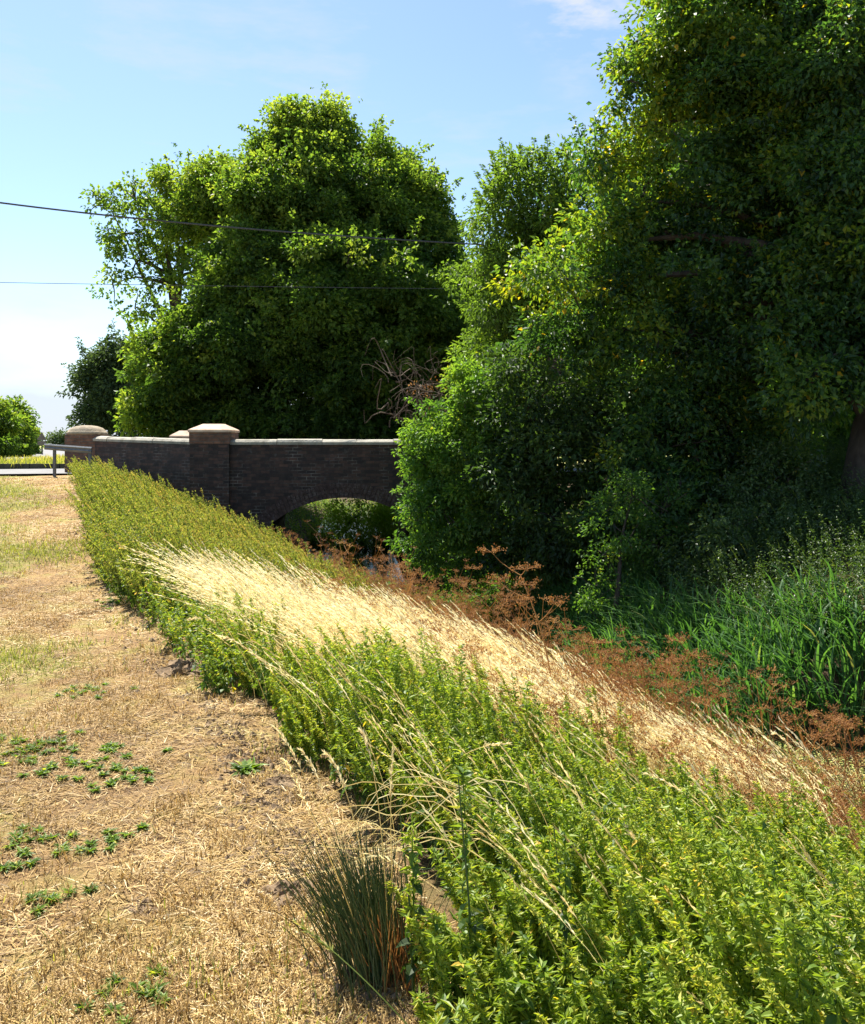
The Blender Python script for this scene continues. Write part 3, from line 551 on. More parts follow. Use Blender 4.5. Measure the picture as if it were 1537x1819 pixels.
# tree B: ash with upright sprigs
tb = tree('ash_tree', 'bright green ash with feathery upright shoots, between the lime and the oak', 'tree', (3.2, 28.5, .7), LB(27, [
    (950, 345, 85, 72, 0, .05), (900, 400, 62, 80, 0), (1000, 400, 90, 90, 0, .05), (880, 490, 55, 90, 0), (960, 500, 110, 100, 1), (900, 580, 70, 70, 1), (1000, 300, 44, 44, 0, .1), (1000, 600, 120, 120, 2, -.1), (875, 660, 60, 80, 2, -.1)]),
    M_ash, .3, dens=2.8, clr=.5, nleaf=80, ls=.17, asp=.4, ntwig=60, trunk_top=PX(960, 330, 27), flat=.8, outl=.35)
for (u0, v0, u1, v1) in ((905, 320, 888, 245), (915, 300, 905, 262), (930, 300, 925, 255), (955, 290, 948, 245), (975, 285, 972, 240), (990, 285, 1005, 244), (1010, 300, 1012, 262), (880, 335, 855, 292), (868, 345, 845, 305), (890, 330, 872, 268), (895, 345, 880, 300), (940, 300, 938, 262), (962, 290, 965, 258), (860, 365, 842, 335)):
    b = MB(); A = PX(u0, v0, 26.6); B = PX(u1, v1, 26.4); P_ = bez(A, B, 7, .06, .1); b.tubes([P_], [np.linspace(.018, .005, 7)], sides=4)
    n_ = 70; t = rng.random(n_); pp = A + (B - A) * t[:, None]; sgn = np.sign(rng.normal(size=n_)); dd = unit((B - A)[None] * .5 + np.stack([sgn * 1.1, rng.normal(0, .5, n_), rng.normal(0, .2, n_)], -1))
    b.leaves(pp, dd, np.array([[0, -.6, .8]]) + rng.normal(0, .3, (n_, 3)), .17 * (1.15 - t * .6), .06, np.clip(rng.normal(.5, .15, n_), 0, 1))
    b.build('shoot', M_ash, tb)
# D: the great oak on the right bank
tree('oak_tree', 'huge dark oak towering over the right bank', 'tree', (6.75, 13.9, .3), LB(16, [  # positive bias paints sunlight into the top and left lobes
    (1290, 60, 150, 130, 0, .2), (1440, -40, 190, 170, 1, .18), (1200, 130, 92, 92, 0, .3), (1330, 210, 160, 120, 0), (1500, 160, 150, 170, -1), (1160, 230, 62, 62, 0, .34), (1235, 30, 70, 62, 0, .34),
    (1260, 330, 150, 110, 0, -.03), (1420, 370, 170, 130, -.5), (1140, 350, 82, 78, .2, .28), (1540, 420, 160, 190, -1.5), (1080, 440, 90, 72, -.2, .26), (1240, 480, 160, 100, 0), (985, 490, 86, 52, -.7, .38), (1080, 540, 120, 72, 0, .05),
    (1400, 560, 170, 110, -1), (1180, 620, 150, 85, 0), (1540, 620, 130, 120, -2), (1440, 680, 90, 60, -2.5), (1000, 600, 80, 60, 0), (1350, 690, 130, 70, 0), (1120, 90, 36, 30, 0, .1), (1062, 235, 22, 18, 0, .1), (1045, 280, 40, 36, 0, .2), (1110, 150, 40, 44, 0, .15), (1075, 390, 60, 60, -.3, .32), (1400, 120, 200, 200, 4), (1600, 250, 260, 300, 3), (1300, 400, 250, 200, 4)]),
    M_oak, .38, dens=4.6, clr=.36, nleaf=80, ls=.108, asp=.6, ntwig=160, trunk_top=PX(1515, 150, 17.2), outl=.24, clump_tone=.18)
# understorey, right bank
tree('hazel_bush', 'bright sunlit green bush leaning over the stream beside the arch', 'bush', (1.3, 17.6, -.7), LB(17.2, [  # upper and left lobes toned lighter to paint in the sun on them
    (845, 700, 56, 56, 0, .25), (800, 770, 70, 56, 0, .25), (765, 830, 52, 50, -.2, .25), (840, 830, 90, 80, 0, .15), (790, 905, 70, 66, -.3, .1), (860, 920, 80, 70, 0, .0), (745, 880, 34, 40, 0, .15), (870, 760, 60, 60, 0, .15), (735, 770, 18, 24, 0, .3), (760, 965, 60, 45, -.3), (830, 995, 80, 40, 0, -.05)]),
    M_bush, .12, dens=7.5, clr=.24, nleaf=80, ls=.085, asp=.55, ntwig=60, outl=.3)
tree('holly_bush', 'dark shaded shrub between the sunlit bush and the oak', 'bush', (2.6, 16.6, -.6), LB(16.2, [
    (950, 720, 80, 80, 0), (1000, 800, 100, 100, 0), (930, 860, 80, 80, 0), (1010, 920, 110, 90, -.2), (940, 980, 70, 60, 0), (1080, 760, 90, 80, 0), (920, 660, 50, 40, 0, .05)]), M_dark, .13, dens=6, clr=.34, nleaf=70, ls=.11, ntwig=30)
tree('elder_bush', 'tall shaded shrub under the oak with patches of sunlit leaves', 'bush', (4.6, 15.2, -.3), LB(15.4, [  # the biased lobes are sunlit patches painted by leaf tone
    (1180, 800, 120, 110, 0), (1150, 900, 100, 90, -.4), (1260, 900, 110, 90, 0), (1320, 780, 110, 90, .5, .1), (1400, 870, 90, 90, .4, .15), (1230, 720, 90, 60, 0)]), M_oak, .12, dens=6, clr=.33, nleaf=62, ls=.11, ntwig=50)
tree('bank_hedge', 'overgrown hedge filling the gap behind the oak trunk', 'hedge', (8.5, 19.5, .3), LB(20.0, [
    (1440, 800, 120, 120, 0, .15), (1540, 870, 120, 120, 0), (1340, 900, 120, 100, 0), (1500, 720, 110, 80, 1, .1), (1620, 760, 120, 160, 1)]), M_bush, .12, dens=4, clr=.42, nleaf=70, ls=.13, ntwig=20)
tree('ivy_bush', 'trailing leafy shrub spilling down the bank at the dark water', 'bush', (2.75, 13.6, -1.2), LB(13.5, [  # lit lobes by the water painted by lighter tone, the rest darkened as shade
    (1090, 930, 44, 44, 0, .1), (1075, 985, 38, 40, -.1, .15), (1062, 1040, 28, 40, -.2, .2), (1125, 880, 50, 44, .3, .05), (1140, 960, 44, 60, .3, .0), (1100, 1060, 34, 34, 0, .05), (1180, 910, 60, 50, .6, -.05), (1050, 1085, 18, 22, -.2, .15)]), M_bush, .05, dens=9, clr=.17, nleaf=44, ls=.06, ntwig=60, tonebias=-.1, outl=.35)
tree('bramble_bush', 'low dark bramble mound under the oak trunk above the reeds', 'bush', (5.9, 13.2, -.3), LB(13.2, [
    (1300, 960, 90, 50, 0), (1400, 930, 90, 60, .3), (1500, 985, 90, 50, 0), (1590, 1000, 80, 50, -.3), (1220, 1000, 60, 40, .2), (1400, 850, 80, 60, 1.2), (1350, 880, 80, 50, 1)]), M_bramble, .05, dens=9, clr=.22, nleaf=55, ls=.075, ntwig=40, outl=.35)
# background woods behind the right side so that no horizon shows
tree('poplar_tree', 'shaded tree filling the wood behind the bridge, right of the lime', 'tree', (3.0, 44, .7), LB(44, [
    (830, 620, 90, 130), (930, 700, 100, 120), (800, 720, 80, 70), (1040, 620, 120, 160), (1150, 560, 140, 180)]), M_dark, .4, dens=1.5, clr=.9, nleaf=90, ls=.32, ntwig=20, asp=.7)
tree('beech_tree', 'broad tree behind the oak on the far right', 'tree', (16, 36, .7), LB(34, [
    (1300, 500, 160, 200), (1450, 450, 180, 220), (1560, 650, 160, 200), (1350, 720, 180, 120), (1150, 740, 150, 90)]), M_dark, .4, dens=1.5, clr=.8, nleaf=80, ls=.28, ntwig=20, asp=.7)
# bush seen through the arch
tree('willow_bush', 'sunlit green bush seen through the bridge arch', 'bush', (-3.4, 30.8, -1.4), LB(30.3, [  # leaf tone raised, most at the top, to paint in missing sunlight
    (640, 915, 56, 40, 0, .3), (600, 950, 40, 40, 0, .2), (660, 945, 44, 44, 0, .15), (640, 985, 60, 36, -.6, .05), (690, 990, 50, 50, 0, .05), (600, 1000, 60, 36, -.4), (560, 985, 40, 40, .6, -.15), (720, 930, 40, 60, .6, 0), (660, 1010, 100, 34, -1), (560, 1010, 60, 30, -1)]), M_willow, .06, dens=2.7, clr=.26, nleaf=34, ls=.11, ntwig=20, tonebias=.3, outl=.3)
# roadside hedge and far trees on the left
for i, (u, v, ru, rv, Y_, lab) in enumerate([
        (-40, 757, 62, 52, 42, 'tall green roadside tree cut by the left frame edge, nearest along the lane'), (12, 760, 40, 44, 52, 'rounded green hedge tree beside the lane, second from the left edge'), (44, 776, 24, 32, 66, 'smallest hedge tree next to the road sign, beside the lane')]):
    tree('hedge_tree', lab, 'tree', PX(u, 806 - i, Y_), LB(Y_, [(u, v, ru, rv, 0, .1), (u - ru * .4, v + rv * .5, ru * .8, rv * .6, 0), (u + ru * .3, v + rv * .55, ru * .7, rv * .5, -1), (u, v + rv * .9, ru * .9, rv * .3, -1)]), M_lime, .15, group='hedge trees along the lane', dens=4, clr=.45, nleaf=70, ls=.2, ntwig=12)
tree('distant_tree', 'small blue-green tree far off on the horizon left of the domed pier', 'tree', PX(106, 793, 170), LB(170, [(106, 776, 14, 11), (98, 780, 10, 8), (118, 779, 12, 10)]), M_far, .3, dens=.5, clr=1.4, nleaf=70, ls=.5, ntwig=4)
#VEG
# ---------------------------------------------------------------- ground cover
def hit(u, v):
    Ys = np.linspace(1.8, 60, 6000); P_ = np.stack([(u - 768.5) / F * Ys, Ys, EYE + (HZ - v) / F * Ys], -1)
    k_ = np.argmax(P_[:, 2] < gz(P_[:, 0], P_[:, 1])); return np.array([P_[k_, 0], P_[k_, 1], gz(P_[k_, 0], P_[k_, 1])])
def wl(y): return cx(y) - 1.25
def bankpt(y, p): return be(y) + p * (wl(y) - be(y))
WIND = np.array([-.42, .06, 0])
def stalk_plants(mb, x, y, h, K=14, ln=.07, wd=.42, catk=3, broad=True, tone=.45, tsd=.16, lean=.14, stem_tone=.3, start=.2, tip=.45, cat_tone=.82, cdz=.1, clen=(.35, .8), yel=.02, jl=.17, tgr=.3, mbc=None, sw=.004):
    """upright stems carrying opposite pairs of leaves and strings of seed"""
    n_ = len(x); z = gz(x, y); base = np.stack([x, y, z], -1)
    dirv = WIND * lean / .42 + np.stack([rng.normal(0, jl, n_), rng.normal(0, jl, n_), np.ones(n_)], -1)
    bend = WIND * rng.uniform(.2, 1, (n_, 1)) * lean * 2.2
    t = np.linspace(0, 1, 5); P_ = base[:, None] + dirv[:, None] * (h[:, None] * t)[..., None] + bend[:, None] * (h[:, None] * t ** 2)[..., None]
    side = np.tile([1., .2, 0], (n_, 1)); mb.ribbons(P_, np.full((n_, 5), sw) * np.linspace(1.2, .5, 5), side, np.full(n_, stem_tone))
    mb.ribbons(P_, np.full((n_, 5), sw) * np.linspace(1.2, .5, 5), np.tile([-.2, 1., 0], (n_, 1)), np.full(n_, stem_tone))
    tt = np.linspace(start, 1, K); a0 = rng.uniform(0, 6.28, n_); pt = np.clip(rng.normal(tone, tsd, n_) + .10 * wob(x, y, 3.5), 0, .92)
    for s_ in (0, 1):
        T = np.clip(tt[None] + rng.normal(0, .03, (n_, K)), 0, 1); A = a0[:, None] + np.arange(K)[None] * 1.571 + s_ * np.pi + rng.normal(0, .7, (n_, K))
        pos = base[:, None] + dirv[:, None] * (h[:, None] * T)[..., None] + bend[:, None] * (h[:, None] * T ** 2)[..., None]
        dz = rng.normal(-.35, .42, (n_, K)) + .5 * (T > .92)
        d = np.stack([np.cos(A), np.sin(A), dz], -1); l_ = ln * (1 - (1 - tip) * T) * rng.uniform(.45, 1.45, (n_, K))
        tn = np.clip(pt[:, None] + rng.normal(0, .15, (n_, K)) + tgr * (T - .6), 0, 1); tn = np.where(rng.random((n_, K)) < yel, 1, tn)
        nn = np.stack([rng.normal(0, .35, (n_, K)), rng.normal(0, .35, (n_, K)), np.ones((n_, K))], -1)
        keep = (rng.random((n_, K)) < .86).ravel()
        fn = mb.broad if broad else mb.leaves
        fn(pos.reshape(-1, 3)[keep], d.reshape(-1, 3)[keep], nn.reshape(-1, 3)[keep], l_.ravel()[keep], l_.ravel()[keep] * wd, tn.ravel()[keep])
    m2 = mbc or mb
    for c in range(catk):
        T = rng.uniform(.45, 1.0, (n_, K)); A = rng.uniform(0, 6.28, (n_, K))
        pos = base[:, None] + dirv[:, None] * (h[:, None] * T)[..., None] + bend[:, None] * (h[:, None] * T ** 2)[..., None]
        d = np.stack([np.cos(A), np.sin(A), rng.normal(cdz, .5, (n_, K))], -1); l_ = ln * rng.uniform(*clen, (n_, K))
        m2.leaves(pos.reshape(-1, 3), d.reshape(-1, 3), rng.normal(size=(n_ * K, 3)), l_.ravel(), .006 + l_.ravel() * .10, np.clip(rng.normal(cat_tone, .06, n_ * K), 0, .93))
def grasses(mb, x, y, h, lean=.55, tone=.62, sw=.0035, head=.2, hw=.011, z0=None):
    n_ = len(x); z = gz(x, y) if z0 is None else z0; base = np.stack([x, y, z], -1); K = 7; t = np.linspace(0, 1, K)
    ld = np.stack([-np.ones(n_) + rng.normal(0, .22, n_), rng.normal(.1, .35, n_), np.zeros(n_)], -1)
    up = np.sqrt(np.clip(1 - (lean * t) ** 2, .05, 1)); le = lean * rng.uniform(.65, 1.25, (n_, 1))
    hx = le * (t[None] ** 1.7); hz = t[None] - .18 * le * t[None] ** 3
    P_ = base[:, None] + ld[:, None] * (h[:, None] * hx)[..., None]; P_[..., 2] += h[:, None] * hz
    tn = np.clip(rng.normal(tone, .16, n_), 0, 1); sd = unit(np.stack([np.ones(n_), rng.normal(0, .6, n_), rng.normal(0, .4, n_)], -1))
    W = np.full((n_, K), sw) * np.linspace(1.3, .6, K)
    mb.ribbons(P_, W, sd, tn * .8)
    # feathery heads: spikelets along the upper part
    for j in range(11):
        T = 1 - head * (j + rng.random(n_)) / 11 * 1.1; hx = le[:, 0] * T ** 1.7; hz = T - .18 * le[:, 0] * T ** 3
        pos = base + ld * (h * hx)[:, None]; pos[:, 2] += h * hz
        dx = le[:, 0] * 1.7 * T ** .7; dz_ = 1 - .54 * le[:, 0] * T ** 2
        d = ld * dx[:, None]; d[:, 2] += dz_; d = unit(d) + rng.normal(0, .11, (n_, 3))
        mb.leaves(pos, d, rng.normal(size=(n_, 3)), .042 * h * rng.uniform(.8, 1.5, n_), hw * h * (1.1 - .5 * np.abs(j / 11 - .5) * 2), np.clip(tn + rng.normal(.12, .08, n_), 0, 1))
def scatter(n_, y0, y1, p0, p1, pw=1.0):
    y = (y0 ** (1 - pw) + rng.random(n_) * (y1 ** (1 - pw) - y0 ** (1 - pw))) ** (1 / (1 - pw)) if pw != 1 else y0 * (y1 / y0) ** rng.random(n_)
    p = rng.uniform(p0, p1, n_); return bankpt(y, p), y, p
def stuff(mb, name, mat, label): return tag(mb.build(name, mat), label, None, None, 'stuff')

# nettles, near bank
x, y, p = scatter(6200, 1.25, 7.6, .0, .76, .9)
lim = .40 + .09 * (6.2 - y) + .05 * wob(x, y, 2); topy = 6.7 - 1.6 * p + .45 * wob(x, y, 3)
kp = (p < lim) & (y < topy) & (p > .035 + .035 * wob(x, y, 4)) & ((y > 2.2) | (x > .2)) & (np.hypot(x + .12, y - 2.62) > .26) & ~((np.abs(x - .06) < .13) & (y > 2.5) & (y < 3.3))
gap = wob(x + 4, y, 4.5) > -1.35; kp &= gap; kp |= (y < 3.3) & (x > -.02 + .03 * wob(x, y, 6)) & (x < .6) & (y < 2.55 + .9 * (x > .12)) & (y > 1.9)
x, y, p = x[kp], y[kp], p[kp]
h = rng.uniform(.16, .60, len(x)) * (1 + .28 * wob(x, y, 3.2)) * np.clip(.62 + p * 2.2, 0, 1)
mb = MB(); nr = y < 4.6
stalk_plants(mb, x[nr], y[nr], h[nr], K=18, ln=.049, wd=.40, catk=8, sw=.0042, tone=.42, tsd=.2, cat_tone=.80)
stalk_plants(mb, x[~nr], y[~nr], h[~nr], K=14, ln=.056, wd=.42, catk=6, broad=True, tone=.50, tsd=.2, cat_tone=.80)
sub_ = rng.random(len(x)) < .16
stalk_plants(mb, x[sub_], y[sub_], h[sub_] * 1.12, K=26, ln=.026, wd=.5, catk=10, tone=.66, tsd=.1, cat_tone=.88, clen=(.3, .9), broad=False, lean=.3, sw=.003)
sub_ = rng.random(len(x)) < .05
stalk_plants(mb, x[sub_], y[sub_], h[sub_] * .95, K=9, ln=.085, wd=.5, catk=2, tone=.12, tsd=.08, broad=True, lean=.2, sw=.005)
stuff(mb, 'nettles', M_nettle, 'dense green nettles covering the near bank')
# a few tall dark-stemmed ones close to the camera are things of their own
for i, (u, v, hh, lab) in enumerate([(840, 1830, .70, 'tall dark nettle with hanging leaves just right of the rush tuft'), (1010, 1860, .62, 'tall dark nettle standing at the bottom of the picture, second right of the rush tuft'), (1060, 1700, .5, 'dark wilted nettle stem in the middle of the near nettles'), (735, 1790, .55, 'nettle growing against the right side of the rush tuft')]):
    c = hit(u, v); t = thing('tall_nettle', lab, 'nettle', c, 'tall nettles in front'); mb = MB()
    stalk_plants(mb, np.array([c[0]]), np.array([c[1]]), np.array([hh]), K=20, ln=.065, wd=.5, catk=4, tone=.15, tsd=.03, sw=.006, lean=.03, jl=.03, yel=0); mb.build('leaves', M_nettle, t)
    b = MB(); b.tubes([[c, c + [-.01, 0, hh * .5], c + [-.04, .01, hh]]], [[.004, .0035, .002]], sides=6); b.build('stem', M_rush, t)
# green fringe where pale grass meets the verge
x, y, p = scatter(520, 5.6, 11.5, -.01, .13, 1); k_ = wob(x, y, 2.5) > -.6; x, y = x[k_], y[k_]
mb = MB(); stalk_plants(mb, x, y, rng.uniform(.10, .40, len(x)) * (1 + .3 * wob(x, y, 4)), K=10, ln=.06, wd=.5, catk=2, tone=.35)
stuff(mb, 'low_weeds', M_nettle, 'dark green weeds along the edge of the verge')
# yellow-green weeds, far part of the bank
x, y, p = scatter(5600, 8.0, 22.0, -.01, .74, .6)
kp = (y > 8.4 + 3.0 * p + .6 * wob(x, y, 1.5) - 1.0 * (p < .1)) & ~((y > 19.9 + .045 * (x + 2)) & (x > -5.6)) & ~((x > -9.2) & (x < -5) & (y > 20.2 - (x + 5.5) * .757))
x, y, p = x[kp], y[kp], p[kp]
mb = MB(); stalk_plants(mb, x, y, rng.uniform(.30, .74, len(x)) * (1 + .3 * wob(x, y, 2.6) + .12 * wob(x, y, 8)) * np.clip(.75 + 2 * p, 0, 1) * (1 - .45 * ss(.5, .72, p)), K=15, ln=.062, wd=.5, catk=4, broad=False, tone=np.clip(.40 + .12 * wob(x, y, 1.8) + .28 * np.exp(-((p - .42) / .16) ** 2 - ((y - 12.5) / 2.2) ** 2), 0, .9), tsd=.15, lean=.28, cat_tone=.74, cdz=1.1, clen=(.3, .8), sw=.006)
sub_ = (rng.random(len(x)) < .14) & (p > .12)
stalk_plants(mb, x[sub_], y[sub_], rng.uniform(.5, .85, sub_.sum()) * (1 - .5 * ss(.45, .7, p[sub_])), K=20, ln=.05, wd=.25, catk=5, broad=False, tone=.75, tsd=.1, lean=.38, cat_tone=.86, cdz=2.5, clen=(.4, 1), start=.5, sw=.005)
sub_ = (rng.random(len(x)) < .05) & (y < 17)
grasses(mb, x[sub_], y[sub_], rng.uniform(.55, .85, sub_.sum()), .5, .9)
stuff(mb, 'weeds', M_weed, 'yellow-green weeds leaning in the wind on the bank before the bridge')

# pale feathery grass
mb = MB()
x, y, p = scatter(7200, 5.4, 10.6, .11, .72, .6)
kp = (y > 6.5 - 1.9 * p + .35 * wob(x, y, 3)) & (y < 7.9 + 3.4 * p + .5 * wob(x, y, 2)); x, y, p = x[kp], y[kp], p[kp]
grasses(mb, x, y, rng.uniform(.55, 1.02, len(x)) * (1 + .12 * wob(x, y, 3)) * np.clip(.8 + .5 * p, 0, 1), .78, .76, head=.32, hw=.014, sw=.0042)
m_st = MB()
x, y, p = scatter(6500, 2.6, 9.5, .44, .98, .6); kp = (p > .42 + .085 * (6.2 - y) + .05 * wob(x, y, 2)); x, y, p = x[kp], y[kp], p[kp]
k2 = (wob(x, y, 3) > -.5) | (y > 6); x, y, p = x[k2], y[k2], p[k2]; x3, y3, p3 = scatter(3200, 5, 18.5, .66, 1.02, .7); grasses(m_st, x3, y3, rng.uniform(.3, .6, len(x3)), .5, .6); grasses(m_st, x, y, rng.uniform(.25, .62, len(x)) * (1 - .45 * ss(.65, .9, p)), .45, .66, hw=.013)
stuff(m_st, 'straw_grass', M_straw, 'orange-brown dry grass between the nettles and the water')
# leaning blades under the heads
x, y, p = scatter(9000, 3.2, 10.5, .09, .9, .6); kp = ((y > 6.3 - 1.9 * p) | (p > .45 + .085 * (6.2 - y))); x, y = x[kp], y[kp]
n_ = len(x); z = gz(x, y); t = np.linspace(0, 1, 4); hh = rng.uniform(.2, .5, n_); ld = np.stack([-.55 + rng.normal(0, .25, n_), rng.normal(0, .3, n_)], -1)
P_ = np.stack([x[:, None] + ld[:, :1] * hh[:, None] * t ** 1.4, y[:, None] + ld[:, 1:] * hh[:, None] * t ** 1.4, z[:, None] + hh[:, None] * (t - .2 * t ** 2)], -1)
mb.ribbons(P_, np.full((n_, 4), .005) * [1, .9, .6, .15], unit(np.stack([np.ones(n_), rng.normal(0, 1, n_), np.zeros(n_)], -1)), np.clip(rng.normal(.42, .18, n_), 0, 1))
stuff(mb, 'pale_grass', M_pale, 'bleached tall grass bending in the wind on the bank')
mb = MB(); x, y, p = scatter(420, 2.2, 9.5, .05, .6, 1); grasses(mb, x, y, rng.uniform(.5, .8, len(x)), .5, .5, head=.25, sw=.0025)
stuff(mb, 'seeding_grass', M_pale, 'scattered seeding grass stalks among the nettles')

# brown withered umbellifers
def umbels(mb, c, h, nb=4, spread=.16, rays=9, r=.035, tone=.5, thick=.0035):
    """c (N,3) bases; ribbons for stems, branches and rays"""
    n_ = len(c); top = c + np.stack([rng.normal(-.18, .12, n_) * h, rng.normal(0, .1, n_) * h, h], -1); t = np.linspace(0, 1, 4)[None, :, None]
    P_ = c[:, None] + (top - c)[:, None] * t; tn = np.clip(rng.normal(tone, .15, n_), 0, 1); wv = np.full((n_, 4), thick) * [1.4, 1.2, 1, .8]
    for sd in ([1., .1, 0], [-.1, 1., 0]): mb.ribbons(P_, wv, np.tile(sd, (n_, 1)), tn)
    ends = [top]
    for j in range(nb):
        f = rng.uniform(.45, .92, n_)[:, None]; s = c + (top - c) * f; a = rng.uniform(0, 6.28, n_)
        e = s + np.stack([np.cos(a) * spread * h - .05 * h, np.sin(a) * spread * h, rng.uniform(.08, .26, n_) * h], -1)
        mb.ribbons(np.stack([s, (s + e) / 2 + [0, 0, -.01], e], 1), np.full((n_, 3), thick * .8), np.tile([1., .3, 0], (n_, 1)), tn); ends.append(e)
    E = np.concatenate(ends); m_ = len(E); T_ = np.tile(tn, nb + 1)
    for k_ in range(rays):
        a = 6.283 * (k_ + rng.random(m_)) / rays; rr = r * rng.uniform(.5, 1.2, m_); e = E + np.stack([np.cos(a) * rr, np.sin(a) * rr, rr * rng.uniform(.3, .9, m_)], -1)
        mb.ribbons(np.stack([E, e], 1), np.full((m_, 2), .0022), unit(np.stack([-np.sin(a), np.cos(a), np.full(m_, .3)], -1)), T_)
        for q in range(3):
            o_ = rng.normal(0, .006, (m_, 3)); mb.leaves(e + o_, rng.normal(size=(m_, 3)), rng.normal(size=(m_, 3)), .013, .010, np.clip(T_ + rng.normal(0, .15, m_), 0, 1))
mb = MB()
x, y, p = scatter(820, 2.6, 19.8, .54, 1.06, .7); kp = (p > .60 + .05 * wob(x, y, 2)) & ((p > .5 + .08 * (6.2 - y)) | (y > 6)) & ~((y > 19.5) & (x > -3.8)); x, y, p = x[kp], y[kp], p[kp]
umbels(mb, np.stack([x, y, gz(x, y)], -1), rng.uniform(.28, .62, len(x)) * np.where(y > 9.5, 1.2, .95) * np.where((y < 9.5) & (p > .85), .5, 1), tone=.45)
x, y, p = scatter(200, 5, 10, .3, .6, 1); umbels(mb, np.stack([x, y, gz(x, y)], -1), rng.uniform(.45, .75, len(x)), tone=.5)
x, y, p = scatter(300, 3.2, 14, .5, .98, 1); umbels(mb, np.stack([x, y, gz(x, y)], -1), rng.uniform(.5, 1.15, len(x)) * (1 - .4 * (y < 6)), nb=5, spread=.2, r=.045, tone=.34, thick=.005)
stuff(mb, 'withered_umbels', M_rust, 'rust-brown withered umbel weeds near the water')
mb = MB(); x, y, p = scatter(1500, 2.8, 19.6, .62, 1.0, .7); stalk_plants(mb, x, y, rng.uniform(.18, .42, len(x)), K=8, ln=.05, wd=.3, catk=2, broad=False, tone=.55, tsd=.25, cat_tone=.8)
stuff(mb, 'dry_weeds', M_weed, 'low yellowing weeds beside the stream')
mb = MB(); x, y, p = scatter(1900, 5.5, 19.6, .55, 1.05, .7); stalk_plants(mb, x, y, rng.uniform(.2, .5, len(x)), K=9, ln=.08, wd=.4, catk=1, broad=False, tone=.2)
stuff(mb, 'waterside_weeds', M_weed, 'green weeds low beside the stream')

mb = MB(); x, y, p = scatter(600, 4.5, 9.6, .9, 1.22, .7); k_ = rng.random(len(x)) < 1.3 - p * .5; x, y = x[k_], y[k_]
grasses(mb, x, y, rng.uniform(.3, .75, len(x)), .5, .7, sw=.003, hw=.012); stuff(mb, 'waterside_grass', M_pale, 'thin pale grass standing at the edge of the duckweed')
# tall dead umbellifers: things
TU = [(985, 1285, 925, 1022, 'tallest brown dead umbel stalk, its drooping head against the dark water'), (965, 1165, 826, 1040, 'leaning brown dead umbel stalk just left of the tallest one'), (1062, 1235, 1032, 1135, 'straight dead umbel stalk right of the tallest one'),
      (1262, 1335, 1240, 1170, 'pale dead umbel stalk standing alone in front of the reeds'), (1205, 1305, 1168, 1192, 'brown dead umbel stalk just left of the pale one before the reeds'), (1110, 1262, 1122, 1198, 'small dead umbel stalk midway between the tallest stalk and the reeds'),
      (745, 1105, 700, 1012, 'reddish dead umbel stalk at the top of the pale grass below the bush'), (1130, 1290, 1085, 1215, 'thin bent dead umbel stalk above the edge of the nettles'), (1480, 1420, 1500, 1290, 'rusty dead umbel stalk at the right picture edge before the lit reeds')]
for (u0, v0, u1, v1, lab) in TU:
    g_ = hit(u0, v0 + 46); Yb = g_[1] - .05; b0 = np.array([(u0 - 768.5) / F * Yb, Yb, gz((u0 - 768.5) / F * Yb, Yb)]); tp = PX(u1, v1, Yb + .05)
    t = thing('dead_umbellifer', lab, 'dead plant', b0, 'dead umbel stalks on the bank'); b = MB(); ln_ = np.linalg.norm(tp - b0)
    bend_ = np.array([.06, 0, .02]) * ln_; q = np.linspace(0, 1, 8)[:, None]; S = b0 + (tp - b0) * q + bend_ * np.sin(q * np.pi); b.tubes([S], [np.linspace(.009, .005, 8)], .8, 6); b.build('stem', M_rust, t)
    for j in range(7):
        i0 = [7, 7, 6, 6, 5, 5, 4][j]; s = S[i0]; a = rng.uniform(0, 6.28); e = s + np.array([math.cos(a) * .15 - .05 * (j > 0), math.sin(a) * .12, .09 + .06 * rng.random()]) * max(ln_, .85) * (.25 if j == 0 else 1)
        hb = MB(); hb.tubes([bez(s, e, 4, -.08, .1)], [np.linspace(.0035, .002, 4)], .7, 5)
        for k_ in range(12):
            a2 = k_ / 12 * 6.283 + rng.random(); r_ = rng.uniform(.02, .055) * (1 + .16 * Yb); e2 = e + [math.cos(a2) * r_, math.sin(a2) * r_, rng.uniform(.0, .04)]; hb.tubes([[e, e2]], [[.0018, .0013]], .5, 4)
            m_ = 10; hb.leaves(e2 + rng.normal(0, .012, (m_, 3)), rng.normal(size=(m_, 3)), rng.normal(size=(m_, 3)), .016, .011, rng.uniform(.2, .7, m_))
        hb.build('seed_head', M_rust, t)

# ---------------------------------------------------------------- the verge
def verge(n_, y0, y1, pw=1.25):
    y = (y0 ** (1 - pw) + rng.random(n_) * (y1 ** (1 - pw) - y0 ** (1 - pw))) ** (1 / (1 - pw)); xl = -.62 * y - 1.6; xr = be(y) + .3 + .1 * rng.normal(size=n_)
    return xl + (xr - xl) * rng.random(n_) ** .8, y
def blades(mb, x, y, h, w_, lean, tone, flat=0.0):
    n_ = len(x); z = gz(x, y); a = rng.uniform(0, 6.283, n_); t = np.array([0, .5, 1.])
    dx = np.cos(a) * lean; dy = np.sin(a) * lean
    P_ = np.stack([x[:, None] + (dx * h)[:, None] * t ** 1.3, y[:, None] + (dy * h)[:, None] * t ** 1.3, z[:, None] + .004 + (h * (1 - flat))[:, None] * t * (1 - .2 * t)], -1)
    b_ = a + np.pi / 2; mb.ribbons(P_, w_[:, None] * np.array([1, .85, .2]), np.stack([np.cos(b_), np.sin(b_), rng.normal(0, .3, n_)], -1), tone)
mb = MB(); x, y = verge(190000, 1.9, 21); k_ = wob(x, y, 2.2) + .9 * wob(x, y, 7) + .7 * rng.normal(size=len(x)) > -.7; x, y = x[k_], y[k_]; h = rng.uniform(.02, .065, len(x)) * (1 + .03 * y)
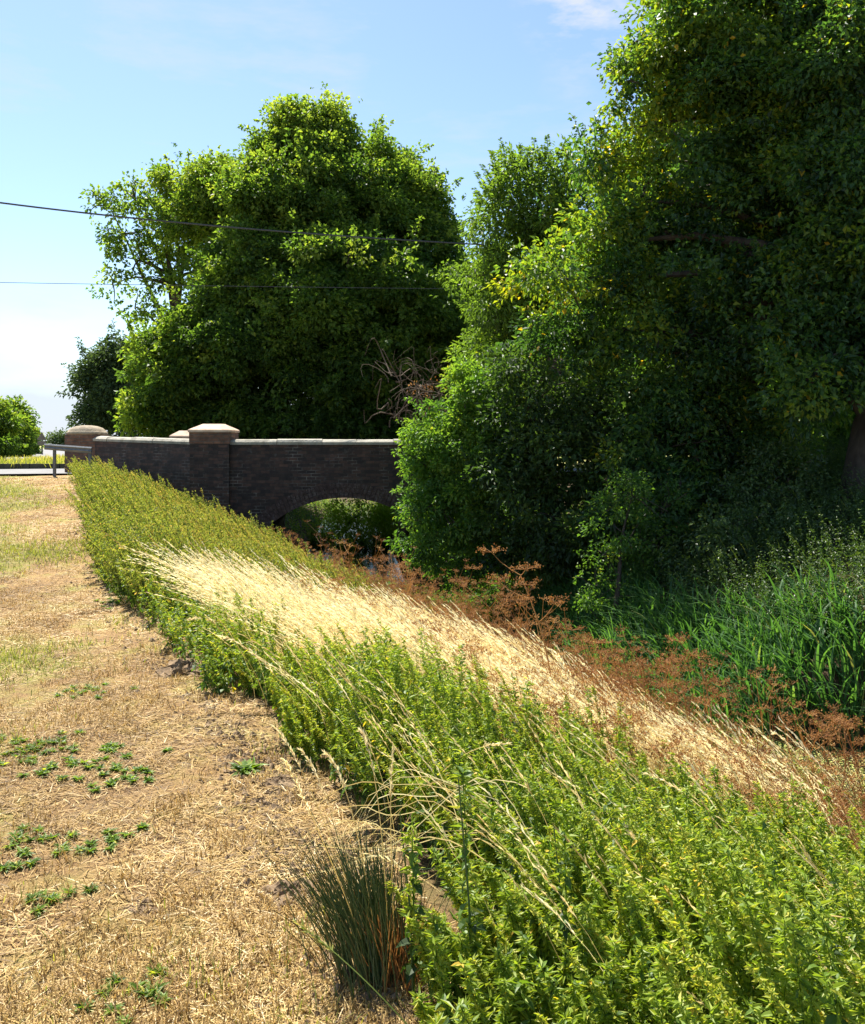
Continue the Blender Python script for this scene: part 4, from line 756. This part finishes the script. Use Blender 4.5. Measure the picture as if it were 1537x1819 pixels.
blades(mb, x, y, h, rng.uniform(.0016, .0034, len(x)) * (1 + .13 * y), rng.uniform(.6, 1.5, len(x)), np.clip(rng.normal(.55, .24, len(x)) + .2 * wob(x, y, 1.4) + .1 * wob(x, y, 9), 0, 1), flat=rng.uniform(.75, 1.0, len(x)))
x, y = verge(120000, 1.9, 21); k_ = wob(x + 2, y, 2.8) + wob(x, y, 14) + .5 * rng.normal(size=len(x)) > .55; x, y = x[k_], y[k_]; h = rng.uniform(.015, .045, len(x)) * (1 + .02 * y)
blades(mb, x, y, h, rng.uniform(.0016, .003, len(x)) * (1 + .11 * y), rng.uniform(.2, 1.1, len(x)), np.clip(rng.normal(.42, .2, len(x)), 0, 1))
stuff(mb, 'dry_grass', M_straw, 'parched straw-coloured mown grass on the verge')
mb = MB(); x, y = verge(210000, 1.9, 21); mk = wob(x, y, 1.6) + .5 * wob(x + 3, y, 5) + .6 * ss(8, 11, y) * (1 - ss(16, 20, y)) - .35 * ss(-2.2, -.3, x - be(y)) * 2 + .6 * rng.normal(size=len(x))
mk += .45 * wob(x, y, 9); mk += 1.1 * ss(-.6, -2.6, x - be(y)) * ss(6, 9, y); kp = mk > .72; x, y = x[kp], y[kp]; h = rng.uniform(.02, .06, len(x)); blades(mb, x, y, h * (1 + .02 * y), rng.uniform(.002, .0035, len(x)) * (1 + .10 * y), rng.uniform(.2, .9, len(x)), np.clip(rng.normal(.42, .2, len(x)), 0, 1))
stuff(mb, 'green_grass', M_turf, 'patches of surviving green grass on the verge')
# low weeds on the verge
VW = [(60, 1338, .26, 150, 'spreading green weed patch at the left edge of the verge'), (205, 1378, .20, 90, 'low green weed patch right of the spreading one on the verge'), (150, 1230, .17, 60, 'small pale green weed above the others on the verge'),
      (438, 1372, .10, 40, 'green broad-leaved rosette by the edge of the bank'), (60, 1512, .17, 70, 'weed patch lower at the left edge of the verge'), (212, 1072, .22, 60, 'leafy weed sprawling from the bank onto the verge'),
      (185, 1495, .09, 26, 'tiny green weed alone in the dry grass'), (240, 1798, .12, 40, 'small weed at the bottom of the verge'), (190, 1332, .07, 24, 'little upright green sprout between two weed patches'), (100, 1600, .10, 26, 'faint green sprout low on the left of the verge')]
for (u, v, r_, n_, lab) in VW:
    c = hit(u, v); t = thing('verge_weed', lab, 'weed', c, 'green weeds on the verge'); mb = MB(); ro = n_ == 40 and u == 438
    k_ = 9 if ro else max(4, n_ // 3)
    cc_ = c + np.stack([rng.normal(0, r_ * (.2 if ro else .6), k_), rng.normal(0, r_ * (.2 if ro else .6), k_), np.zeros(k_)], -1); cc_[:, 2] = gz(cc_[:, 0], cc_[:, 1])
    ci = rng.integers(0, k_, n_ * (2 if ro else 8)); a = rng.uniform(0, 6.28, len(ci)); d = np.stack([np.cos(a), np.sin(a), rng.uniform(.15, 1.0, len(ci))], -1)
    mb.broad(cc_[ci] + [0, 0, .005], d, np.stack([rng.normal(0, .3, len(ci)), rng.normal(0, .3, len(ci)), np.ones(len(ci))], -1), rng.uniform(.03, .06, len(ci)) * (1.7 if ro else .75), rng.uniform(.012, .022, len(ci)) * (1.4 if ro else .7), np.clip(rng.normal(.5, .2, len(ci)), 0, .95))
    mb.build('leaves', M_nettle, t)
# crumbs of soil along the worn edge
mb = MB(); n_ = 5200; y = 2.2 * (14 / 2.2) ** rng.random(n_); x = be(y) + rng.normal(.02, .16, n_); k_ = wob(x, y, 5) > -.2; x, y = x[k_], y[k_]; n_ = len(x); r_ = rng.uniform(.004, .016, n_) * (1 + .5 * (rng.random(n_) < .06)); ctr = np.stack([x, y, gz(x, y) + r_ * .3], -1)
oc = np.array([(1, 0, 0), (0, 1, 0), (-1, 0, 0), (0, -1, 0), (0, 0, .8), (0, 0, -.8)], float); V = ctr[:, None] + oc[None] * r_[:, None, None] * rng.uniform(.6, 1.4, (n_, 6, 1)); fo = np.array([(0, 1, 4), (1, 2, 4), (2, 3, 4), (3, 0, 4), (1, 0, 5), (2, 1, 5), (3, 2, 5), (0, 3, 5)])
mb.add(V.reshape(-1, 3), f3=((np.arange(n_) * 6)[:, None, None] + fo[None]).reshape(-1, 3)); stuff(mb, 'soil_crumbs', M_soil, 'loose crumbs of dry soil along the edge of the verge')
# mounds of bare soil
for (u, v, rx, rz, lab) in [(335, 1190, .22, .05, 'crumbling brown soil mound where the verge meets the bank'), (462, 1425, .04, .02, 'small dark clod beside the edge of the bank'), (515, 1590, .10, .03, 'low dark soil mound left of the rush tuft'), (255, 1612, .06, .015, 'small dark scrape in the dry grass'), (500, 1390, .10, .025, 'broken soil lip just above the rush tuft')]:
    c = hit(u, v); nu, nv = 26, 12; V = []
    for a_ in range(nv + 1):
        for i in range(nu):
            t_ = a_ / nv * 1.45; th_ = i / nu * 6.283; r_ = math.sin(t_) * rx * (1 + .22 * math.sin(3 * th_ + u) + .13 * math.sin(7 * th_ + v) + rng.normal(0, .07)); X_ = c[0] + math.cos(th_) * r_; Y_ = c[1] + math.sin(th_) * r_
            V.append((X_, Y_, float(gz(X_, Y_)) - .008 + rz * max(0, math.cos(t_)) * (1 + rng.normal(0, .25))))
    f = [(a_ * nu + i, a_ * nu + (i + 1) % nu, (a_ + 1) * nu + (i + 1) % nu, (a_ + 1) * nu + i) for a_ in range(nv) for i in range(nu)]
    mb = MB(); mb.add(V, f4=f); tag(mb.build('soil_mound', M_soil, None, c), lab, 'soil mound', 'bare soil lumps on the verge')

# ---------------------------------------------------------------- the rush tuft in front
c = hit(668, 1725)
t = thing('rush_tuft', 'dark wiry rush tuft at the edge of the verge with pale seed heads', 'rush tuft', c)
mb = MB(); n_ = 560; bx = c + np.stack([rng.normal(0, .055, n_), rng.normal(0, .06, n_), np.zeros(n_)], -1); bx[:, 2] = gz(bx[:, 0], bx[:, 1]); h = rng.uniform(.22, .46, n_); a = rng.normal(0, 1, n_)
K = 6; q = np.linspace(0, 1, K); dx = -.20 + rng.normal(0, .16, n_) + (bx[:, 0] - c[0]) * 1.4; dy = rng.normal(0, .2, n_)
P_ = np.stack([bx[:, :1] + (dx * h)[:, None] * q ** 1.25, bx[:, 1:2] + (dy * h)[:, None] * q ** 1.25, bx[:, 2:] + h[:, None] * (q - .12 * q ** 2)], -1)
tn = np.clip(rng.normal(.4, .18, n_), 0, .8)
mb.tubes(P_, np.tile(np.linspace(.0019, .0008, K), (n_, 1)), tn, 3); mb.build('stems', M_rush, t)
mb = MB(); n_ = 160; bx = c + np.stack([rng.normal(.06, .05, n_), rng.normal(-.03, .05, n_), np.zeros(n_)], -1); bx[:, 2] = gz(bx[:, 0], bx[:, 1]); h = rng.uniform(.08, .26, n_)
P_ = np.stack([bx[:, :1] + (rng.normal(.05, .3, n_) * h)[:, None] * q, bx[:, 1:2] + (rng.normal(0, .3, n_) * h)[:, None] * q, bx[:, 2:] + h[:, None] * q], -1); mb.ribbons(P_, np.tile(np.linspace(.004, .001, K), (n_, 1)), np.tile([1., .2, 0], (n_, 1)), rng.uniform(.1, .6, n_)); mb.build('withered_blades', M_rust, t)
def seed_stalk(mb, pts, head=.3, r=.0013, size=.02, tone=.75, nsp=46):
    P_ = np.array(pts); kk = np.arange(len(P_)); tt = np.linspace(0, len(P_) - 1, 14); S = np.stack([np.polyval(np.polyfit(kk, P_[:, i], min(2, len(P_) - 1)), tt) for i in range(3)], -1)
    mb.tubes([S], [np.linspace(r * 1.3, r * .6, 14)], tone * .8, 4); T = 1 - head * rng.random(nsp); ii = T * 13; i0 = np.minimum(ii.astype(int), 12); pos = S[i0] + (S[i0 + 1] - S[i0]) * (ii - i0)[:, None]; d = unit(S[i0 + 1] - S[i0]) + rng.normal(0, .3, (nsp, 3))
    mb.leaves(pos, d, rng.normal(size=(nsp, 3)), size * rng.uniform(.7, 1.3, nsp), size * .24, np.clip(rng.normal(tone, .1, nsp), 0, 1))
def stalk_px(pl): return [PX(*q_) for q_ in pl]
for pl in ([(660, 1690, 2.62), (590, 1480, 2.66), (530, 1370, 2.7), (490, 1290, 2.74)], [(670, 1690, 2.6), (640, 1500, 2.62), (610, 1400, 2.66), (578, 1335, 2.7)], [(690, 1690, 2.6), (680, 1480, 2.65), (660, 1370, 2.7), (640, 1292, 2.75)], [(650, 1690, 2.6), (600, 1560, 2.55), (550, 1440, 2.5), (505, 1350, 2.45)], [(700, 1680, 2.6), (700, 1520, 2.62), (690, 1420, 2.65), (700, 1330, 2.7)], [(660, 1690, 2.65), (610, 1500, 2.75), (570, 1400, 2.8), (535, 1330, 2.85)]):
    b = MB(); seed_stalk(b, stalk_px(pl), .38); b.build('seed_stalk', M_pale, t)
# bleached fallen stems behind the tuft
ds = thing('dry_stems', 'bleached fallen grass stems arching over the nettles behind the rush tuft', 'dry stems', hit(600, 1560)); b = MB()
for i in range(26):
    u0 = rng.uniform(530, 640); v0 = rng.uniform(1480, 1560); u1 = u0 + rng.uniform(120, 330); v1 = rng.uniform(1400, 1540); Y0 = rng.uniform(2.7, 3.0); A = PX(u0, v0, Y0); B = PX(u1, v1, Y0 + rng.uniform(.1, .5)); P_ = bez(A, B, 9, rng.uniform(-.05, .32), .5)
    b.ribbons(P_[None], np.full((1, 9), rng.uniform(.0015, .0035)), np.array([[.2, .3, 1.]]), rng.uniform(.2, .8))
b.build('stems', M_pale, ds)
STK = [([(790, 1900, 2.05), (700, 1790, 2.1), (600, 1700, 2.2), (528, 1640, 2.3)], 'long green grass stalk leaning left across the verge at the bottom', .3),
       ([(700, 1500, 3.6), (760, 1430, 3.6), (830, 1310, 3.7), (905, 1330, 3.9)], 'pale arching stem above the nettles right of the tuft', .2),
       ([(1290, 1480, 3.5), (1240, 1430, 3.6), (1195, 1395, 3.7), (1150, 1375, 3.8)], 'cream seed head leaning over the upper right nettles', .6),
       ([(1440, 1400, 5.5), (1420, 1350, 5.6), (1395, 1315, 5.7), (1375, 1303, 5.8)], 'white seed head lit against the dark reeds', .7),
       ([(1260, 1760, 2.6), (1230, 1680, 2.6), (1180, 1560, 2.7), (1115, 1475, 2.8)], 'brown leaning stalk rising through the near nettles', .1),
       ([(1537, 1640, 2.8), (1440, 1620, 2.8), (1340, 1640, 2.9), (1260, 1672, 3.0)], 'pale grass stalk lying across the nettles at the right edge', .3),
       ([(1600, 1740, 2.6), (1537, 1690, 2.6), (1470, 1640, 2.7), (1410, 1600, 2.8)], 'green grass stalk slanting in from the right picture edge', .3),
       ([(440, 1130, 6.3), (400, 1110, 6.3), (370, 1100, 6.3), (330, 1100, 6.4)], 'single pale seed head drooping over the soil mound', .6),
       ([(560, 1300, 4.9), (500, 1210, 4.9), (440, 1155, 4.9), (395, 1130, 5.0)], 'long pale seed head above the soil mound, the lower one', .6)]
for pl, lab, hd in STK:
    t = thing('grass_stalk', lab, 'grass stalk', PX(*pl[0]), 'single grass stalks on the bank'); b = MB(); seed_stalk(b, stalk_px(pl), hd, .0018, .022 + .004 * (pl[0][2] - 2)); b.build('stalk', M_pale if 'green' not in lab else M_weed, t)
# arching green blades in the lower right
mb = MB(); x = rng.uniform(.35, 1.9, 110); y = rng.uniform(2.1, 4.2, 110); cl = rng.integers(0, 7, 110); ccx = rng.uniform(.3, 1.5, 7); ccy = rng.uniform(2.2, 3.8, 7); x = ccx[cl] + rng.normal(0, .05, 110); y = ccy[cl] + rng.normal(0, .05, 110)
z = gz(x, y); n_ = 110; h = rng.uniform(.5, .75, n_); dd = -.45 + rng.normal(0, .35, n_); q = np.linspace(0, 1, 7); P_ = np.stack([x[:, None] + (dd * h)[:, None] * q ** 2, y[:, None] + (rng.normal(0, .25, n_) * h)[:, None] * q ** 2, z[:, None] + h[:, None] * (q - .35 * q ** 3)], -1)
mb.ribbons(P_, np.tile([.006, .007, .007, .006, .005, .003, .0005], (n_, 1)), unit(np.stack([np.ones(n_), rng.normal(0, .8, n_), np.zeros(n_)], -1)), rng.uniform(.2, .9, n_)); stuff(mb, 'long_grass', M_reed, 'long green grass blades among the near nettles')

# ---------------------------------------------------------------- right bank: reeds, weeds, duckweed
def rbank(n_, y0, y1, q0, q1):
    y = rng.uniform(y0, y1, n_); q_ = rng.uniform(q0, q1, n_); return er(y) + q_, y, q_
def reeds(mb, x, y, h, wd_=.02, tone=.5, lean=.35):
    n_ = len(x); z = gz(x, y) - .05; K = 7; q = np.linspace(0, 1, K); a = rng.uniform(0, 6.283, n_); le = lean * rng.uniform(.2, 1.6, n_); dx = np.cos(a) * le - .12; dy = np.sin(a) * le
    P_ = np.stack([x[:, None] + (dx * h)[:, None] * q ** 2.2, y[:, None] + (dy * h)[:, None] * q ** 2.2, z[:, None] + h[:, None] * (q - (.12 + .35 * le[:, None]) * q ** 3)], -1)
    mb.ribbons(P_, wd_ * rng.uniform(.6, 1.2, (n_, 1)) * np.array([.8, 1, 1, .95, .75, .45, .05]), np.stack([-np.sin(a + rng.normal(0, .8, n_)), np.cos(a), np.zeros(n_)], -1), np.clip(rng.normal(tone, .2, n_), 0, 1))
mb = MB(); x, y, q_ = rbank(15000, 5.0, 16.2, -.15, 2.6); k_ = (q_ < 1.5 + .5 * wob(x, y, 2)) & (rng.random(len(x)) < 1.1 - q_ * .3); x, y = x[k_], y[k_]; reeds(mb, x, y, rng.uniform(.5, .95, len(x)) * np.where(y > 13, .75, 1), .030, lean=.5)
stuff(mb, 'reeds', M_reed, 'broad-bladed green reeds lining the right edge of the water')
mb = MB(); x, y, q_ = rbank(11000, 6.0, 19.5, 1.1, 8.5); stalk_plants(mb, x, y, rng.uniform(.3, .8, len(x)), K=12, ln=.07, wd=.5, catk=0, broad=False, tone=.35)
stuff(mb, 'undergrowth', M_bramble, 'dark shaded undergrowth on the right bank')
mb = MB(); x, y, q_ = rbank(220, 7, 13, 1.4, 4); n_ = len(x); grasses(mb, x, y, rng.uniform(.5, .85, n_), .3, .3, head=.25, hw=.008); stuff(mb, 'bank_grass', M_weed, 'tall seeding grass behind the reeds')
mb = MB(); x, y, q_ = rbank(900, 16, 20.0, -1.2, 1.0); stalk_plants(mb, x, y, rng.uniform(.3, .6, len(x)), K=9, ln=.10, wd=.45, catk=0, broad=False, tone=.4); 
y = rng.uniform(17.5, 20.0, 420); x = wl(y) + rng.uniform(-.5, 1.1, 420); stalk_plants(mb, x, y, rng.uniform(.35, .75, 420), K=10, ln=.08, wd=.5, catk=0, broad=False, tone=.6)
y = rng.uniform(27.0, 29.6, 500); x = wl(y) + (er(y) - wl(y)) * rng.random(500); stalk_plants(mb, x, y, rng.uniform(.4, .9, 500), K=10, ln=.10, wd=.5, catk=0, broad=False, tone=.75)
x = rng.uniform(-12, 4, 4200); y = rng.uniform(29.0, 46, 4200); stalk_plants(mb, x, y, rng.uniform(.25, .6, 4200) + .3 * (y > 33), K=9, ln=.10, wd=.5, catk=0, broad=False, tone=.75)
stuff(mb, 'far_bank_weeds', M_bush, 'green weeds on the banks under and beyond the bridge')
# duckweed
mb = MB(); n_ = 42000; y = rng.uniform(4.5, 13.5, n_); x = wl(y) - .2 + (er(y) - wl(y) + .3) * rng.random(n_); mk = wob(x, y, 2.0) + .4 * rng.normal(size=n_) - np.maximum(0, y - 9.8) * .9; k_ = mk > -1.2 - .5 * wob(x, y, 9); x, y = x[k_], y[k_]; n_ = len(x)
a = rng.uniform(0, 6.28, n_); mb.leaves(np.stack([x, y, np.full(n_, ZW + .006) + rng.random(n_) * .004], -1), np.stack([np.cos(a), np.sin(a), rng.normal(.04, .06, n_)], -1), np.tile([0, 0, 1.], (n_, 1)) + rng.normal(0, .12, (n_, 3)), rng.uniform(.01, .04, n_), rng.uniform(.008, .03, n_), np.clip(rng.normal(.45, .25, n_) + .15 * wob(x, y, 4), 0, 1), fold=.05)
stuff(mb, 'duckweed', M_duck, 'yellow-green duckweed floating on the sunlit water')
# grass beyond the road, by the lane
mb = MB(); n_ = 16000; y = rng.uniform(26.8, 48, n_); x = rng.uniform(-26, -8.5, n_); k_ = (x > np.interp(y, [26, 32, 38, 50], [-18, -27.5, -18.5, -19.5])); x, y = x[k_], y[k_]
blades(mb, x, y, rng.uniform(.1, .4, len(x)), rng.uniform(.02, .04, len(x)), rng.uniform(.2, .6, len(x)), np.clip(rng.normal(.5, .2, len(x)) + .25 * (y > 33), 0, 1)); stuff(mb, 'roadside_grass', M_turf, 'rough green grass between the road and the lane')
